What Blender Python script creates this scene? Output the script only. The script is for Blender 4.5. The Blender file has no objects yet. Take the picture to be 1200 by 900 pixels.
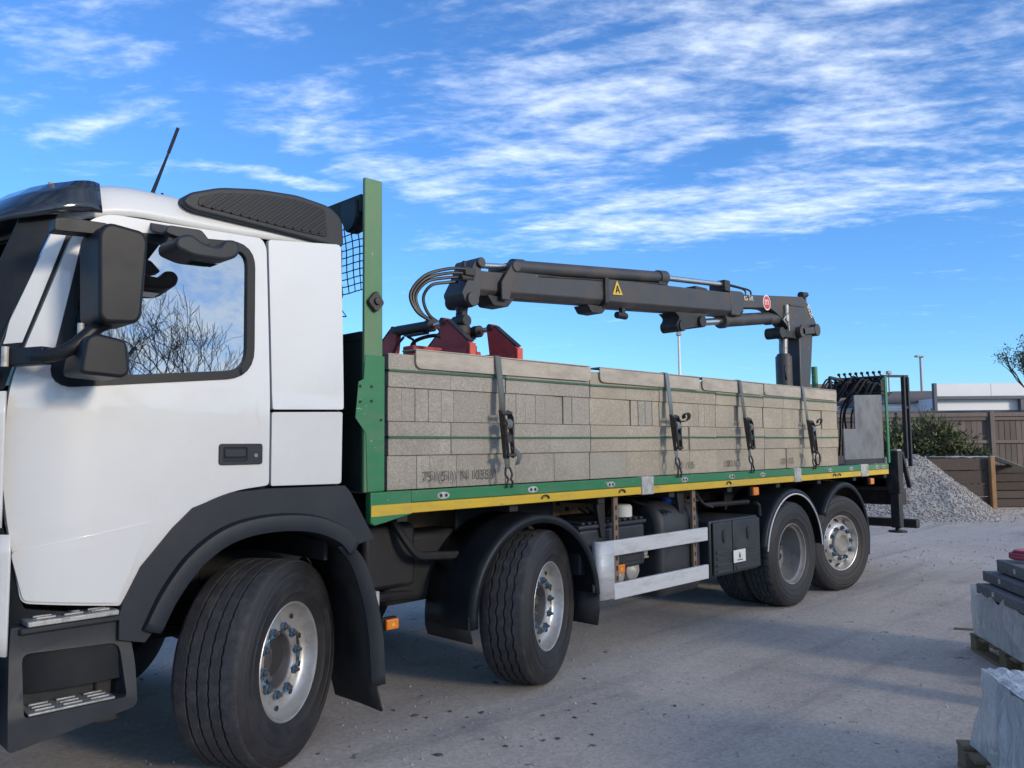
import bpy, bmesh, math, random
from mathutils import Vector, Matrix, noise

random.seed(7)
scene = bpy.context.scene
col = scene.collection
R = math.radians

# ------------------------------------------------------------------ camera
cam_d = bpy.data.cameras.new("camera")
cam = bpy.data.objects.new("camera", cam_d)
col.objects.link(cam)
YAW, PITCH, ROLL = R(-45.235), R(4.371), R(-0.571)
fw = Vector((-math.sin(YAW) * math.cos(PITCH), math.cos(YAW) * math.cos(PITCH), math.sin(PITCH)))
rt = Vector((math.cos(YAW), math.sin(YAW), 0))
up = rt.cross(fw)
r2 = rt * math.cos(ROLL) + up * math.sin(ROLL)
u2 = -rt * math.sin(ROLL) + up * math.cos(ROLL)
m = Matrix(((r2.x, u2.x, -fw.x, -2.1905), (r2.y, u2.y, -fw.y, -3.7518), (r2.z, u2.z, -fw.z, 1.6062), (0, 0, 0, 1)))
cam.matrix_world = m
cam_d.sensor_width = 36
cam_d.lens = 954.9 / 1200 * 36
cam_d.clip_start = 0.05
cam_d.clip_end = 3000
scene.camera = cam

# ------------------------------------------------------------------ sun and sky
SUN_AZ = R(173.0)          # clockwise from +Y
SUN_EL = R(16.0)
sun_dir = Vector((math.sin(SUN_AZ) * math.cos(SUN_EL), math.cos(SUN_AZ) * math.cos(SUN_EL), math.sin(SUN_EL)))
sd = bpy.data.lights.new("sun", 'SUN')
sd.energy = 1.3
sd.angle = R(10.0)
sd.color = (1.0, 0.87, 0.69)
so = bpy.data.objects.new("sun", sd)
so.rotation_euler = sun_dir.to_track_quat('Z', 'Y').to_euler()
so.location = (0, -20, 20)
col.objects.link(so)

world = bpy.data.worlds.new("World")
scene.world = world
world.use_nodes = True
nt = world.node_tree
nt.nodes.clear()


def N(nt, typ, **kw):
    n = nt.nodes.new(typ)
    for k, v in kw.items():
        if k in n.inputs:
            n.inputs[k].default_value = v
        else:
            setattr(n, k, v)
    return n


def L(nt, a, b):
    nt.links.new(a, b)


def mth(nt, op, a, b=None, c=None, clamp=False):
    n = nt.nodes.new('ShaderNodeMath')
    n.operation = op
    n.use_clamp = clamp
    for i, v in enumerate((a, b, c)):
        if v is None:
            continue
        if isinstance(v, (int, float)):
            n.inputs[i].default_value = v
        else:
            nt.links.new(v, n.inputs[i])
    return n.outputs[0]


out = N(nt, 'ShaderNodeOutputWorld')
bg = N(nt, 'ShaderNodeBackground', Strength=0.11)
sky = N(nt, 'ShaderNodeTexSky', sky_type='NISHITA', sun_disc=False, sun_elevation=SUN_EL, sun_rotation=SUN_AZ,
        altitude=0.0, air_density=1.0, dust_density=0.1, ozone_density=3.0)
hs = N(nt, 'ShaderNodeHueSaturation', Hue=0.5, Saturation=1.0, Value=1.0)
tint = N(nt, 'ShaderNodeVectorMath', operation='MULTIPLY')
tint.inputs[1].default_value = (0.36, 0.575, 0.83)
L(nt, sky.outputs[0], tint.inputs[0])
L(nt, tint.outputs[0], hs.inputs['Color'])
tc = N(nt, 'ShaderNodeTexCoord')
sep = N(nt, 'ShaderNodeSeparateXYZ')
L(nt, tc.outputs['Generated'], sep.inputs[0])
zc = mth(nt, 'ADD', mth(nt, 'MAXIMUM', sep.outputs[2], 0.0), 0.08)
comb = N(nt, 'ShaderNodeCombineXYZ')
L(nt, mth(nt, 'DIVIDE', sep.outputs[0], zc), comb.inputs[0])
L(nt, mth(nt, 'DIVIDE', sep.outputs[1], zc), comb.inputs[1])
# cirrus banks, each an ellipse in the plane of the cloud layer: centre, long half axis, short half axis, weight
banks = [
    (0.54, 1.76, 0.10, -0.25, 0.07, 0.12, .75), (0.74, 1.44, 0.12, -0.17, 0.05, 0.06, .6), (0.67, 2.11, 0.09, -0.20, 0.04, 0.09, .8),
    (1.05, 1.71, 0.14, -0.09, 0.07, 0.12, .7), (1.16, 2.13, 0.19, -0.11, 0.02, 0.04, 1.0), (1.46, 1.86, 0.28, 0.01, 0.08, 0.13, .85),
    (1.47, 1.19, 0.26, -0.43, 0.14, 0.11, .75), (1.66, 1.32, 0.07, -0.45, 0.18, 0.10, .9), (1.57, 0.73, 0.33, -0.31, 0.24, 0.11, .85),
    (2.39, 1.33, 0.29, -0.68, 0.21, 0.10, 1.0), (2.10, 0.71, 0.02, -0.28, 0.31, 0.09, .85), (1.92, 1.60, 0.05, -0.28, 0.09, 0.06, .7),
    (1.07, 1.15, 0.08, -0.16, 0.05, 0.06, .45), (1.57, 1.55, 0.23, -0.06, 0.14, 0.16, .75),
    # the same kind of banks over the rest of the sky
    (-1.2, 0.9, 0.3, -0.5, 0.2, 0.12, .8), (-1.6, -0.9, 0.4, -0.5, 0.25, 0.2, .8), (0.6, -1.7, 0.6, -0.3, 0.15, 0.3, .8),
    (2.0, -1.4, 0.4, -0.5, 0.3, 0.2, .8), (0.0, 0.1, 0.3, -0.3, 0.25, 0.2, .6), (-0.4, -0.8, 0.5, -0.3, 0.15, 0.25, .7),
    (1.3, -2.9, 0.8, -0.3, 0.2, 0.5, .9), (2.6, -3.2, 0.8, -0.2, 0.2, 0.4, .8),
    # the thin layer of cloud round the low sun, which the cab glass mirrors
    (1.0, -3.6, 4.0, 0.0, 0.0, 2.9, 1.35), (3.8, -2.6, 1.5, -0.6, 0.6, 1.5, 1.0), (-3.2, -1.6, 1.6, 0.5, -0.5, 1.6, 1.0),
]
nw = N(nt, 'ShaderNodeTexNoise', Scale=3.4, Detail=5.0, Roughness=0.6)
L(nt, comb.outputs[0], nw.inputs['Vector'])
wv = N(nt, 'ShaderNodeVectorMath', operation='MULTIPLY_ADD')
L(nt, nw.outputs['Color'], wv.inputs[0])
wv.inputs[1].default_value = (0.30, 0.30, 0)
wv.inputs[2].default_value = (-0.15, -0.15, 0)
wadd = N(nt, 'ShaderNodeVectorMath', operation='ADD')
L(nt, comb.outputs[0], wadd.inputs[0])
L(nt, wv.outputs[0], wadd.inputs[1])
wsep = N(nt, 'ShaderNodeSeparateXYZ')
L(nt, wadd.outputs[0], wsep.inputs[0])
cover = None
for cx, cy, ax, ay, bx, by, w in banks:
    # inverse of [a b] matrix, so the ellipse maps to the unit circle
    k = 1.36
    ax, ay, bx, by = ax * k, ay * k, bx * k, by * k
    det = ax * by - bx * ay
    ia, ib, ic, idd = by / det, -bx / det, -ay / det, ax / det
    e = mth(nt, 'MULTIPLY_ADD', wsep.outputs[0], ia, -(ia * cx + ib * cy))
    e = mth(nt, 'MULTIPLY_ADD', wsep.outputs[1], ib, e)
    g = mth(nt, 'MULTIPLY_ADD', wsep.outputs[0], ic, -(ic * cx + idd * cy))
    g = mth(nt, 'MULTIPLY_ADD', wsep.outputs[1], idd, g)
    d2 = mth(nt, 'MULTIPLY_ADD', e, e, mth(nt, 'MULTIPLY', g, g))
    f = mth(nt, 'MULTIPLY', mth(nt, 'SUBTRACT', 1.0, mth(nt, 'MULTIPLY', d2, 0.62), clamp=True), w)
    cover = f if cover is None else mth(nt, 'MAXIMUM', cover, f)
mp = N(nt, 'ShaderNodeMapping', vector_type='TEXTURE')
mp.inputs['Rotation'].default_value = (0, 0, R(-62))
mp.inputs['Scale'].default_value = (1.15, 0.50, 1)
L(nt, comb.outputs[0], mp.inputs['Vector'])
n1 = N(nt, 'ShaderNodeTexNoise', Scale=3.6, Detail=9.0, Roughness=0.60, Distortion=0.35)
L(nt, mp.outputs[0], n1.inputs['Vector'])
mp2 = N(nt, 'ShaderNodeMapping', vector_type='TEXTURE')
mp2.inputs['Rotation'].default_value = (0, 0, R(-35))
mp2.inputs['Scale'].default_value = (1.2, 0.7, 1)
L(nt, comb.outputs[0], mp2.inputs['Vector'])
n2 = N(nt, 'ShaderNodeTexNoise', Scale=17.0, Detail=6.0, Roughness=0.62)
L(nt, mp2.outputs[0], n2.inputs['Vector'])
dens = mth(nt, 'MULTIPLY_ADD', n1.outputs[0], 1.75, mth(nt, 'MULTIPLY_ADD', n2.outputs[0], 0.75, -1.37))
dens = mth(nt, 'ADD', dens, mth(nt, 'MULTIPLY', cover, 0.70))
mr = N(nt, 'ShaderNodeMapRange', interpolation_type='SMOOTHSTEP')
mr.inputs['From Min'].default_value = 0.02
mr.inputs['From Max'].default_value = 1.2
mr.inputs['To Max'].default_value = 0.84
L(nt, dens, mr.inputs['Value'])
mixc = N(nt, 'ShaderNodeMix', data_type='RGBA')
L(nt, mr.outputs[0], mixc.inputs['Factor'])
L(nt, hs.outputs[0], mixc.inputs['A'])
mixc.inputs['B'].default_value = (4.2, 4.6, 5.1, 1)
L(nt, mixc.outputs['Result'], bg.inputs['Color'])
L(nt, bg.outputs[0], out.inputs[0])

scene.view_settings.view_transform = 'Standard'
scene.view_settings.look = 'None'
scene.view_settings.gamma = 1.0
scene.view_settings.exposure = 1.45
scene.cycles.max_bounces = 6
scene.cycles.transparent_max_bounces = 8


# ------------------------------------------------------------------ materials
def pmat(name, base, rough=0.5, metal=0.0, var=0.18, vscale=6.0, dirt=None, dirt_amt=0.0, dirt_scale=3.0,
         bump=0.0, bscale=60.0, coat=0.0, rand=0.0, stretch=(1, 1, 1), spec=None, chips=None, chip_amt=0.0, chip_scale=25.0):
    m = bpy.data.materials.new(name)
    m.use_nodes = True
    t = m.node_tree
    t.nodes.clear()
    o = N(t, 'ShaderNodeOutputMaterial')
    p = N(t, 'ShaderNodeBsdfPrincipled', Roughness=rough, Metallic=metal)
    if coat:
        p.inputs['Coat Weight'].default_value = coat
        p.inputs['Coat Roughness'].default_value = 0.03
    if spec is not None:
        p.inputs['Specular IOR Level'].default_value = spec
    L(t, p.outputs[0], o.inputs[0])
    tc = N(t, 'ShaderNodeTexCoord')
    mp = N(t, 'ShaderNodeMapping')
    mp.inputs['Scale'].default_value = stretch
    L(t, tc.outputs['Object'], mp.inputs['Vector'])
    oi = N(t, 'ShaderNodeObjectInfo')
    va = N(t, 'ShaderNodeVectorMath', operation='ADD')
    sc = N(t, 'ShaderNodeVectorMath', operation='SCALE')
    cmb = N(t, 'ShaderNodeCombineXYZ')
    for i in range(3):
        L(t, oi.outputs['Random'], cmb.inputs[i])
    L(t, cmb.outputs[0], sc.inputs[0])
    sc.inputs['Scale'].default_value = 37.0
    L(t, mp.outputs[0], va.inputs[0])
    L(t, sc.outputs[0], va.inputs[1])
    vec = va.outputs[0]
    n = N(t, 'ShaderNodeTexNoise', Scale=vscale, Detail=6.0, Roughness=0.6)
    L(t, vec, n.inputs['Vector'])
    f = mth(t, 'MULTIPLY_ADD', n.outputs[0], 2 * var, 1 - var)
    if rand:
        f = mth(t, 'MULTIPLY', f, mth(t, 'MULTIPLY_ADD', oi.outputs['Random'], 2 * rand, 1 - rand))
    mul = N(t, 'ShaderNodeVectorMath', operation='SCALE')
    mul.inputs[0].default_value = base
    L(t, f, mul.inputs['Scale'])
    c = mul.outputs[0]
    rsock = None
    if dirt:
        n2 = N(t, 'ShaderNodeTexNoise', Scale=dirt_scale, Detail=8.0, Roughness=0.68)
        L(t, vec, n2.inputs['Vector'])
        mr = N(t, 'ShaderNodeMapRange', interpolation_type='SMOOTHSTEP')
        mr.inputs['From Min'].default_value = 0.42
        mr.inputs['From Max'].default_value = 0.72
        mr.inputs['To Max'].default_value = dirt_amt
        L(t, n2.outputs[0], mr.inputs['Value'])
        mx = N(t, 'ShaderNodeMix', data_type='RGBA')
        L(t, mr.outputs[0], mx.inputs['Factor'])
        L(t, c, mx.inputs['A'])
        mx.inputs['B'].default_value = (*dirt, 1)
        c = mx.outputs['Result']
        rsock = mth(t, 'MULTIPLY_ADD', mr.outputs[0], 0.4, rough, clamp=True)
    if chips:
        n3 = N(t, 'ShaderNodeTexNoise', Scale=chip_scale, Detail=5.0, Roughness=0.7)
        L(t, vec, n3.inputs['Vector'])
        mr = N(t, 'ShaderNodeMapRange')
        mr.inputs['From Min'].default_value = 0.74 - chip_amt
        mr.inputs['From Max'].default_value = 0.76 - chip_amt
        L(t, n3.outputs[0], mr.inputs['Value'])
        mx = N(t, 'ShaderNodeMix', data_type='RGBA')
        L(t, mr.outputs[0], mx.inputs['Factor'])
        L(t, c, mx.inputs['A'])
        mx.inputs['B'].default_value = (*chips, 1)
        c = mx.outputs['Result']
    L(t, c, p.inputs['Base Color'])
    if rsock is not None:
        L(t, rsock, p.inputs['Roughness'])
    else:
        n4 = N(t, 'ShaderNodeTexNoise', Scale=vscale * 1.7, Detail=4.0)
        L(t, vec, n4.inputs['Vector'])
        L(t, mth(t, 'MULTIPLY_ADD', n4.outputs[0], 0.16, rough - 0.08, clamp=True), p.inputs['Roughness'])
    if bump:
        nb = N(t, 'ShaderNodeTexNoise', Scale=bscale, Detail=5.0, Roughness=0.6)
        L(t, vec, nb.inputs['Vector'])
        b = N(t, 'ShaderNodeBump', Strength=bump, Distance=0.01)
        L(t, nb.outputs[0], b.inputs['Height'])
        L(t, b.outputs[0], p.inputs['Normal'])
    return m


M = {}
M['white'] = pmat('cab_paint', (0.63, 0.63, 0.62), 0.34, var=0.03, vscale=2, dirt=(0.42, 0.39, 0.34), dirt_amt=0.14, dirt_scale=1.6, coat=1.0, bump=0.05, bscale=2.6)
M['plastic'] = pmat('dark_plastic', (0.022, 0.026, 0.034), 0.46, var=0.15, vscale=5, dirt=(0.05, 0.05, 0.05), dirt_amt=0.3, dirt_scale=4, bump=0.05, bscale=240, spec=0.28)
M['blackplastic'] = pmat('black_plastic', (0.010, 0.012, 0.016), 0.42, var=0.15, dirt=(0.035, 0.035, 0.036), dirt_amt=0.25, dirt_scale=5, spec=0.25)
M['flap'] = pmat('rubber_flap', (0.010, 0.011, 0.013), 0.6, dirt=(0.06, 0.057, 0.054), dirt_amt=0.4, dirt_scale=4)
M['rubber'] = pmat('tyre_rubber', (0.013, 0.013, 0.016), 0.62, var=0.25, vscale=9, dirt=(0.055, 0.052, 0.05), dirt_amt=0.45, dirt_scale=5, bump=0.25, bscale=120)
M['tread'] = pmat('tread_rubber', (0.040, 0.040, 0.045), 0.74, var=0.45, vscale=22, dirt=(0.105, 0.100, 0.098), dirt_amt=0.55, dirt_scale=14, bump=0.55, bscale=130, spec=0.35)
M['alloy'] = pmat('rim_alloy', (0.56, 0.55, 0.53), 0.40, 0.7, var=0.2, vscale=8, dirt=(0.17, 0.14, 0.11), dirt_amt=0.65, dirt_scale=7)
M['steel_rim'] = pmat('rim_steel', (0.24, 0.23, 0.22), 0.6, 0.2, var=0.2, vscale=8, dirt=(0.11, 0.09, 0.07), dirt_amt=0.7, dirt_scale=6)
M['nutblue'] = pmat('blue_indicator', (0.045, 0.15, 0.27), 0.5, dirt=(0.10, 0.09, 0.08), dirt_amt=0.4, dirt_scale=30)
M['nut'] = pmat('nut_steel', (0.20, 0.20, 0.21), 0.45, 0.7, dirt=(0.10, 0.08, 0.06), dirt_amt=0.6, dirt_scale=30)
M['hub'] = pmat('hub_dark', (0.10, 0.095, 0.10), 0.55, 0.3, dirt=(0.05, 0.04, 0.03), dirt_amt=0.6, dirt_scale=14)
M['chassis'] = pmat('chassis_paint', (0.008, 0.009, 0.013), 0.6, var=0.3, dirt=(0.035, 0.03, 0.026), dirt_amt=0.5, dirt_scale=5)
M['buff'] = pmat('subframe_buff', (0.30, 0.21, 0.12), 0.7, dirt=(0.09, 0.07, 0.05), dirt_amt=0.7, dirt_scale=5)
M['green'] = pmat('bed_green', (0.022, 0.17, 0.065), 0.42, var=0.12, vscale=5, dirt=(0.10, 0.16, 0.10), dirt_amt=0.45, dirt_scale=6, chips=(0.36, 0.35, 0.31), chip_amt=0.085, chip_scale=17, stretch=(0.7, 1, 1.6))
M['greenlight'] = pmat('post_green', (0.075, 0.19, 0.085), 0.5, var=0.15, vscale=4, dirt=(0.17, 0.20, 0.13), dirt_amt=0.5, dirt_scale=6, chips=(0.5, 0.47, 0.36), chip_amt=0.06, chip_scale=16, stretch=(1.5, 1, 0.5))
M['greendark'] = pmat('board_dark_green', (0.010, 0.026, 0.020), 0.75, dirt=(0.05, 0.05, 0.045), dirt_amt=0.25)
M['yellow'] = pmat('bed_yellow', (0.58, 0.38, 0.022), 0.45, var=0.12, vscale=7, dirt=(0.33, 0.24, 0.07), dirt_amt=0.5, dirt_scale=6, chips=(0.17, 0.15, 0.125), chip_amt=0.08, chip_scale=22, stretch=(0.5, 1, 1.8))
M['galv'] = pmat('galvanised', (0.45, 0.45, 0.43), 0.55, 0.3, var=0.3, vscale=18, dirt=(0.16, 0.13, 0.11), dirt_amt=0.8, dirt_scale=14)
M['alu'] = pmat('guard_aluminium', (0.56, 0.57, 0.58), 0.5, 0.25, var=0.08, vscale=5, dirt=(0.30, 0.28, 0.26), dirt_amt=0.55, dirt_scale=6, stretch=(0.6, 1, 2.5))
M['bracket'] = pmat('rusty_bracket', (0.17, 0.12, 0.09), 0.7, dirt=(0.22, 0.13, 0.07), dirt_amt=0.7, dirt_scale=14)
M['amber'] = pmat('amber_lens', (0.75, 0.20, 0.015), 0.25, var=0.1, coat=0.6)
M['red_lens'] = pmat('red_lens', (0.5, 0.02, 0.03), 0.25, coat=0.6)
M['crane'] = pmat('crane_paint', (0.036, 0.037, 0.043), 0.5, var=0.3, vscale=5, dirt=(0.085, 0.068, 0.058), dirt_amt=0.65, dirt_scale=3.2, bump=0.06, bscale=40, chips=(0.20, 0.13, 0.085), chip_amt=0.06, chip_scale=15)
M['craneblack'] = pmat('crane_black', (0.012, 0.012, 0.014), 0.55, var=0.25, dirt=(0.08, 0.06, 0.05), dirt_amt=0.5, dirt_scale=8)
M['chrome'] = pmat('piston_rod', (0.62, 0.60, 0.57), 0.22, 0.95, var=0.12, vscale=12)
M['hose'] = pmat('hose_rubber', (0.008, 0.008, 0.010), 0.5)
M['grabred'] = pmat('grab_red', (0.38, 0.046, 0.044), 0.6, var=0.2, dirt=(0.10, 0.05, 0.04), dirt_amt=0.6, dirt_scale=7, chips=(0.09, 0.07, 0.06), chip_amt=0.05)
M['grabbright'] = pmat('grab_edge', (0.60, 0.085, 0.05), 0.55, var=0.2, dirt=(0.2, 0.06, 0.05), dirt_amt=0.5, dirt_scale=10)
M['strap'] = pmat('strap_webbing', (0.13, 0.145, 0.14), 0.85, var=0.2, vscale=30, bump=0.3, bscale=300, stretch=(1, 1, 4))
M['strapblue'] = pmat('strap_webbing_blue', (0.17, 0.21, 0.23), 0.85, var=0.2, vscale=30, bump=0.3, bscale=300, stretch=(1, 1, 4))
M['ratchet'] = pmat('ratchet_steel', (0.055, 0.053, 0.052), 0.45, 0.6, dirt=(0.09, 0.07, 0.05), dirt_amt=0.5, dirt_scale=30)
M['protector'] = pmat('edge_board', (0.43, 0.38, 0.315), 0.88, var=0.35, vscale=9, dirt=(0.25, 0.22, 0.185), dirt_amt=0.6, dirt_scale=5, bump=0.2, bscale=70, stretch=(0.6, 1, 1.4))
M['band'] = pmat('green_band', (0.030, 0.105, 0.062), 0.5, var=0.1)
M['ink'] = pmat('stamp_ink', (0.15, 0.135, 0.115), 0.9, var=0.5, vscale=40)
M['mesh'] = pmat('mesh_wire', (0.014, 0.016, 0.018), 0.6)
M['plate'] = pmat('rear_plate', (0.15, 0.155, 0.165), 0.6, var=0.2, dirt=(0.07, 0.07, 0.075), dirt_amt=0.6, dirt_scale=4)
M['tank'] = pmat('tank_plastic', (0.018, 0.021, 0.028), 0.5, dirt=(0.06, 0.057, 0.054), dirt_amt=0.4, dirt_scale=3, bump=0.05, bscale=200)
M['blue'] = pmat('blue_cap', (0.02, 0.10, 0.42), 0.35)
M['whiteplastic'] = pmat('white_plastic', (0.60, 0.60, 0.57), 0.4, dirt=(0.3, 0.27, 0.22), dirt_amt=0.4)
M['airtank'] = pmat('silver_tank', (0.42, 0.42, 0.40), 0.5, 0.3, dirt=(0.2, 0.16, 0.12), dirt_amt=0.6, dirt_scale=6)
M['interior'] = pmat('cab_interior', (0.020, 0.021, 0.023), 0.8)
M['tread_metal'] = pmat('step_tread', (0.40, 0.40, 0.39), 0.42, 0.7, dirt=(0.12, 0.10, 0.09), dirt_amt=0.7, dirt_scale=16)
M['visor'] = pmat('tinted_visor', (0.012, 0.016, 0.022), 0.12, var=0.1, coat=0.6)
M['lettering'] = pmat('white_lettering', (0.62, 0.62, 0.60), 0.6)
M['signred'] = pmat('logo_red', (0.45, 0.03, 0.05), 0.5)
M['signyellow'] = pmat('warning_yellow', (0.62, 0.40, 0.03), 0.5)
M['black'] = pmat('black_paint', (0.012, 0.012, 0.012), 0.6)


def glass_mat(name, tint, refl, rough=0.01):
    m = bpy.data.materials.new(name)
    m.use_nodes = True
    t = m.node_tree
    t.nodes.clear()
    o = N(t, 'ShaderNodeOutputMaterial')
    tr = N(t, 'ShaderNodeBsdfTransparent', Color=(*tint, 1))
    gl = N(t, 'ShaderNodeBsdfGlossy', Roughness=rough)
    gl.inputs['Color'].default_value = (0.95, 0.97, 0.95, 1)
    lw = N(t, 'ShaderNodeLayerWeight', Blend=0.25)
    f = mth(t, 'MULTIPLY_ADD', lw.outputs['Fresnel'], 1 - refl, refl, clamp=True)
    mx = N(t, 'ShaderNodeMixShader')
    L(t, f, mx.inputs[0])
    L(t, tr.outputs[0], mx.inputs[1])
    L(t, gl.outputs[0], mx.inputs[2])
    L(t, mx.outputs[0], o.inputs[0])
    return m


M['glass'] = glass_mat('window_glass', (0.13, 0.145, 0.14), 0.46)
M['screen'] = glass_mat('windscreen_glass', (0.45, 0.52, 0.55), 0.10)
M['mirrorglass'] = glass_mat('mirror_glass', (0.02, 0.02, 0.02), 0.9)


def film_mat(name, colr, alpha, rough=0.25):
    m = bpy.data.materials.new(name)
    m.use_nodes = True
    t = m.node_tree
    p = t.nodes['Principled BSDF']
    tc = N(t, 'ShaderNodeTexCoord')
    mp = N(t, 'ShaderNodeMapping')
    mp.inputs['Scale'].default_value = (6, 6, 3.5)
    L(t, tc.outputs['Object'], mp.inputs['Vector'])
    n = N(t, 'ShaderNodeTexNoise', Scale=2.0, Detail=5.0, Roughness=0.6, Distortion=0.6)
    L(t, mp.outputs[0], n.inputs['Vector'])
    L(t, mth(t, 'MULTIPLY_ADD', n.outputs[0], 0.6, alpha - 0.3, clamp=True), p.inputs['Alpha'])
    b = N(t, 'ShaderNodeBump', Strength=1.0, Distance=0.06)
    L(t, n.outputs[0], b.inputs['Height'])
    L(t, b.outputs[0], p.inputs['Normal'])
    p.inputs['Base Color'].default_value = (*colr, 1)
    p.inputs['Roughness'].default_value = rough
    return m


M['film'] = film_mat('plastic_film', (0.86, 0.87, 0.86), 0.66)


def block_mat(name, base, dark, rand, scale=70.0):
    m = bpy.data.materials.new(name)
    m.use_nodes = True
    t = m.node_tree
    p = t.nodes['Principled BSDF']
    p.inputs['Roughness'].default_value = 0.92
    tc = N(t, 'ShaderNodeTexCoord')
    oi = N(t, 'ShaderNodeObjectInfo')
    cmb = N(t, 'ShaderNodeCombineXYZ')
    for i in range(3):
        L(t, mth(t, 'MULTIPLY', oi.outputs['Random'], 31.0 + i), cmb.inputs[i])
    va = N(t, 'ShaderNodeVectorMath', operation='ADD')
    L(t, tc.outputs['Object'], va.inputs[0])
    L(t, cmb.outputs[0], va.inputs[1])
    n = N(t, 'ShaderNodeTexNoise', Scale=scale, Detail=6.0, Roughness=0.75)
    L(t, va.outputs[0], n.inputs['Vector'])
    vo = N(t, 'ShaderNodeTexVoronoi', Scale=scale * 2.2)
    L(t, va.outputs[0], vo.inputs['Vector'])
    big = N(t, 'ShaderNodeTexNoise', Scale=3.0, Detail=4.0)
    L(t, va.outputs[0], big.inputs['Vector'])
    f = mth(t, 'MULTIPLY_ADD', n.outputs[0], 2.2, -0.6, clamp=True)
    f = mth(t, 'MULTIPLY', f, mth(t, 'MULTIPLY_ADD', vo.outputs['Distance'], 0.7, 0.62))
    mx = N(t, 'ShaderNodeMix', data_type='RGBA')
    L(t, f, mx.inputs['Factor'])
    mx.inputs['A'].default_value = (*dark, 1)
    mx.inputs['B'].default_value = (*base, 1)
    sc = N(t, 'ShaderNodeVectorMath', operation='SCALE')
    L(t, mx.outputs['Result'], sc.inputs[0])
    k = mth(t, 'MULTIPLY_ADD', oi.outputs['Random'], 2 * rand, 1 - rand)
    k = mth(t, 'MULTIPLY', k, mth(t, 'MULTIPLY_ADD', big.outputs[0], 0.5, 0.75))
    L(t, k, sc.inputs['Scale'])
    L(t, sc.outputs[0], p.inputs['Base Color'])
    b = N(t, 'ShaderNodeBump', Strength=0.55, Distance=0.006)
    L(t, n.outputs[0], b.inputs['Height'])
    L(t, b.outputs[0], p.inputs['Normal'])
    return m


M['block'] = block_mat('concrete_block', (0.43, 0.392, 0.335), (0.205, 0.183, 0.150), 0.045)
M['blocksunlit'] = block_mat('concrete_block_sunlit', (0.50, 0.436, 0.342), (0.24, 0.205, 0.155), 0.045)  # sunlight on the rear packs, put into a warmer block colour
M['kerb'] = block_mat('dark_paving', (0.27, 0.27, 0.265), (0.08, 0.085, 0.09), 0.08)
M['slab'] = block_mat('pale_paving', (0.46, 0.47, 0.465), (0.24, 0.26, 0.27), 0.08)
M['gravel'] = block_mat('gravel_stone', (0.54, 0.505, 0.47), (0.19, 0.178, 0.165), 0.2, 9.0)
M['wood'] = pmat('pallet_wood', (0.20, 0.145, 0.09), 0.85, var=0.3, vscale=8, bump=0.2, bscale=60, rand=0.15, stretch=(1, 6, 6))
M['fencewood'] = pmat('fence_wood', (0.135, 0.108, 0.098), 0.9, var=0.3, vscale=6, rand=0.22, bump=0.2, bscale=40, stretch=(8, 8, 1), dirt=(0.10, 0.085, 0.08), dirt_amt=0.5)
M['sleeper'] = pmat('sleeper_wood', (0.062, 0.047, 0.040), 0.9, var=0.35, vscale=7, rand=0.25, bump=0.3, bscale=40, stretch=(1, 8, 8), dirt=(0.11, 0.098, 0.092), dirt_amt=0.5)
M['postwood'] = pmat('post_wood', (0.27, 0.15, 0.065), 0.85, var=0.3, vscale=7, bump=0.3, bscale=40, stretch=(8, 8, 1), dirt=(0.15, 0.12, 0.10), dirt_amt=0.5)
M['bluepaint'] = pmat('cladding_pale', (0.60, 0.61, 0.64), 0.55, var=0.05, vscale=1.0)
M['clad_dark'] = pmat('cladding_dark', (0.065, 0.068, 0.09), 0.6, var=0.1, vscale=1.0)
M['clad_brown'] = pmat('roof_brown', (0.115, 0.095, 0.085), 0.8, var=0.2, vscale=2.0)
M['polegrey'] = pmat('lamp_pole', (0.30, 0.30, 0.31), 0.5, 0.3)
M['pinkhose'] = pmat('red_hose', (0.36, 0.055, 0.085), 0.5)


def foliage(name, a, b):
    m = bpy.data.materials.new(name)
    m.use_nodes = True
    t = m.node_tree
    p = t.nodes['Principled BSDF']
    p.inputs['Roughness'].default_value = 0.7
    p.inputs['Specular IOR Level'].default_value = 0.2
    tc = N(t, 'ShaderNodeTexCoord')
    n = N(t, 'ShaderNodeTexNoise', Scale=2.3, Detail=7.0, Roughness=0.8)
    L(t, tc.outputs['Object'], n.inputs['Vector'])
    mr = N(t, 'ShaderNodeMapRange')
    mr.inputs['From Min'].default_value = 0.3
    mr.inputs['From Max'].default_value = 0.7
    L(t, n.outputs[0], mr.inputs['Value'])
    mx = N(t, 'ShaderNodeMix', data_type='RGBA')
    L(t, mr.outputs[0], mx.inputs['Factor'])
    mx.inputs['A'].default_value = (*a, 1)
    mx.inputs['B'].default_value = (*b, 1)
    L(t, mx.outputs['Result'], p.inputs['Base Color'])
    return m


M['leaf'] = foliage('shrub_leaves', (0.045, 0.066, 0.03), (0.19, 0.185, 0.095))
M['leaf2'] = foliage('tree_leaves', (0.06, 0.068, 0.05), (0.13, 0.135, 0.10))
M['hedge'] = foliage('hedge_leaves', (0.018, 0.03, 0.014), (0.05, 0.06, 0.028))
M['bark'] = pmat('bark', (0.065, 0.052, 0.043), 0.9, var=0.3, vscale=14, bump=0.3, bscale=50)


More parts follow.
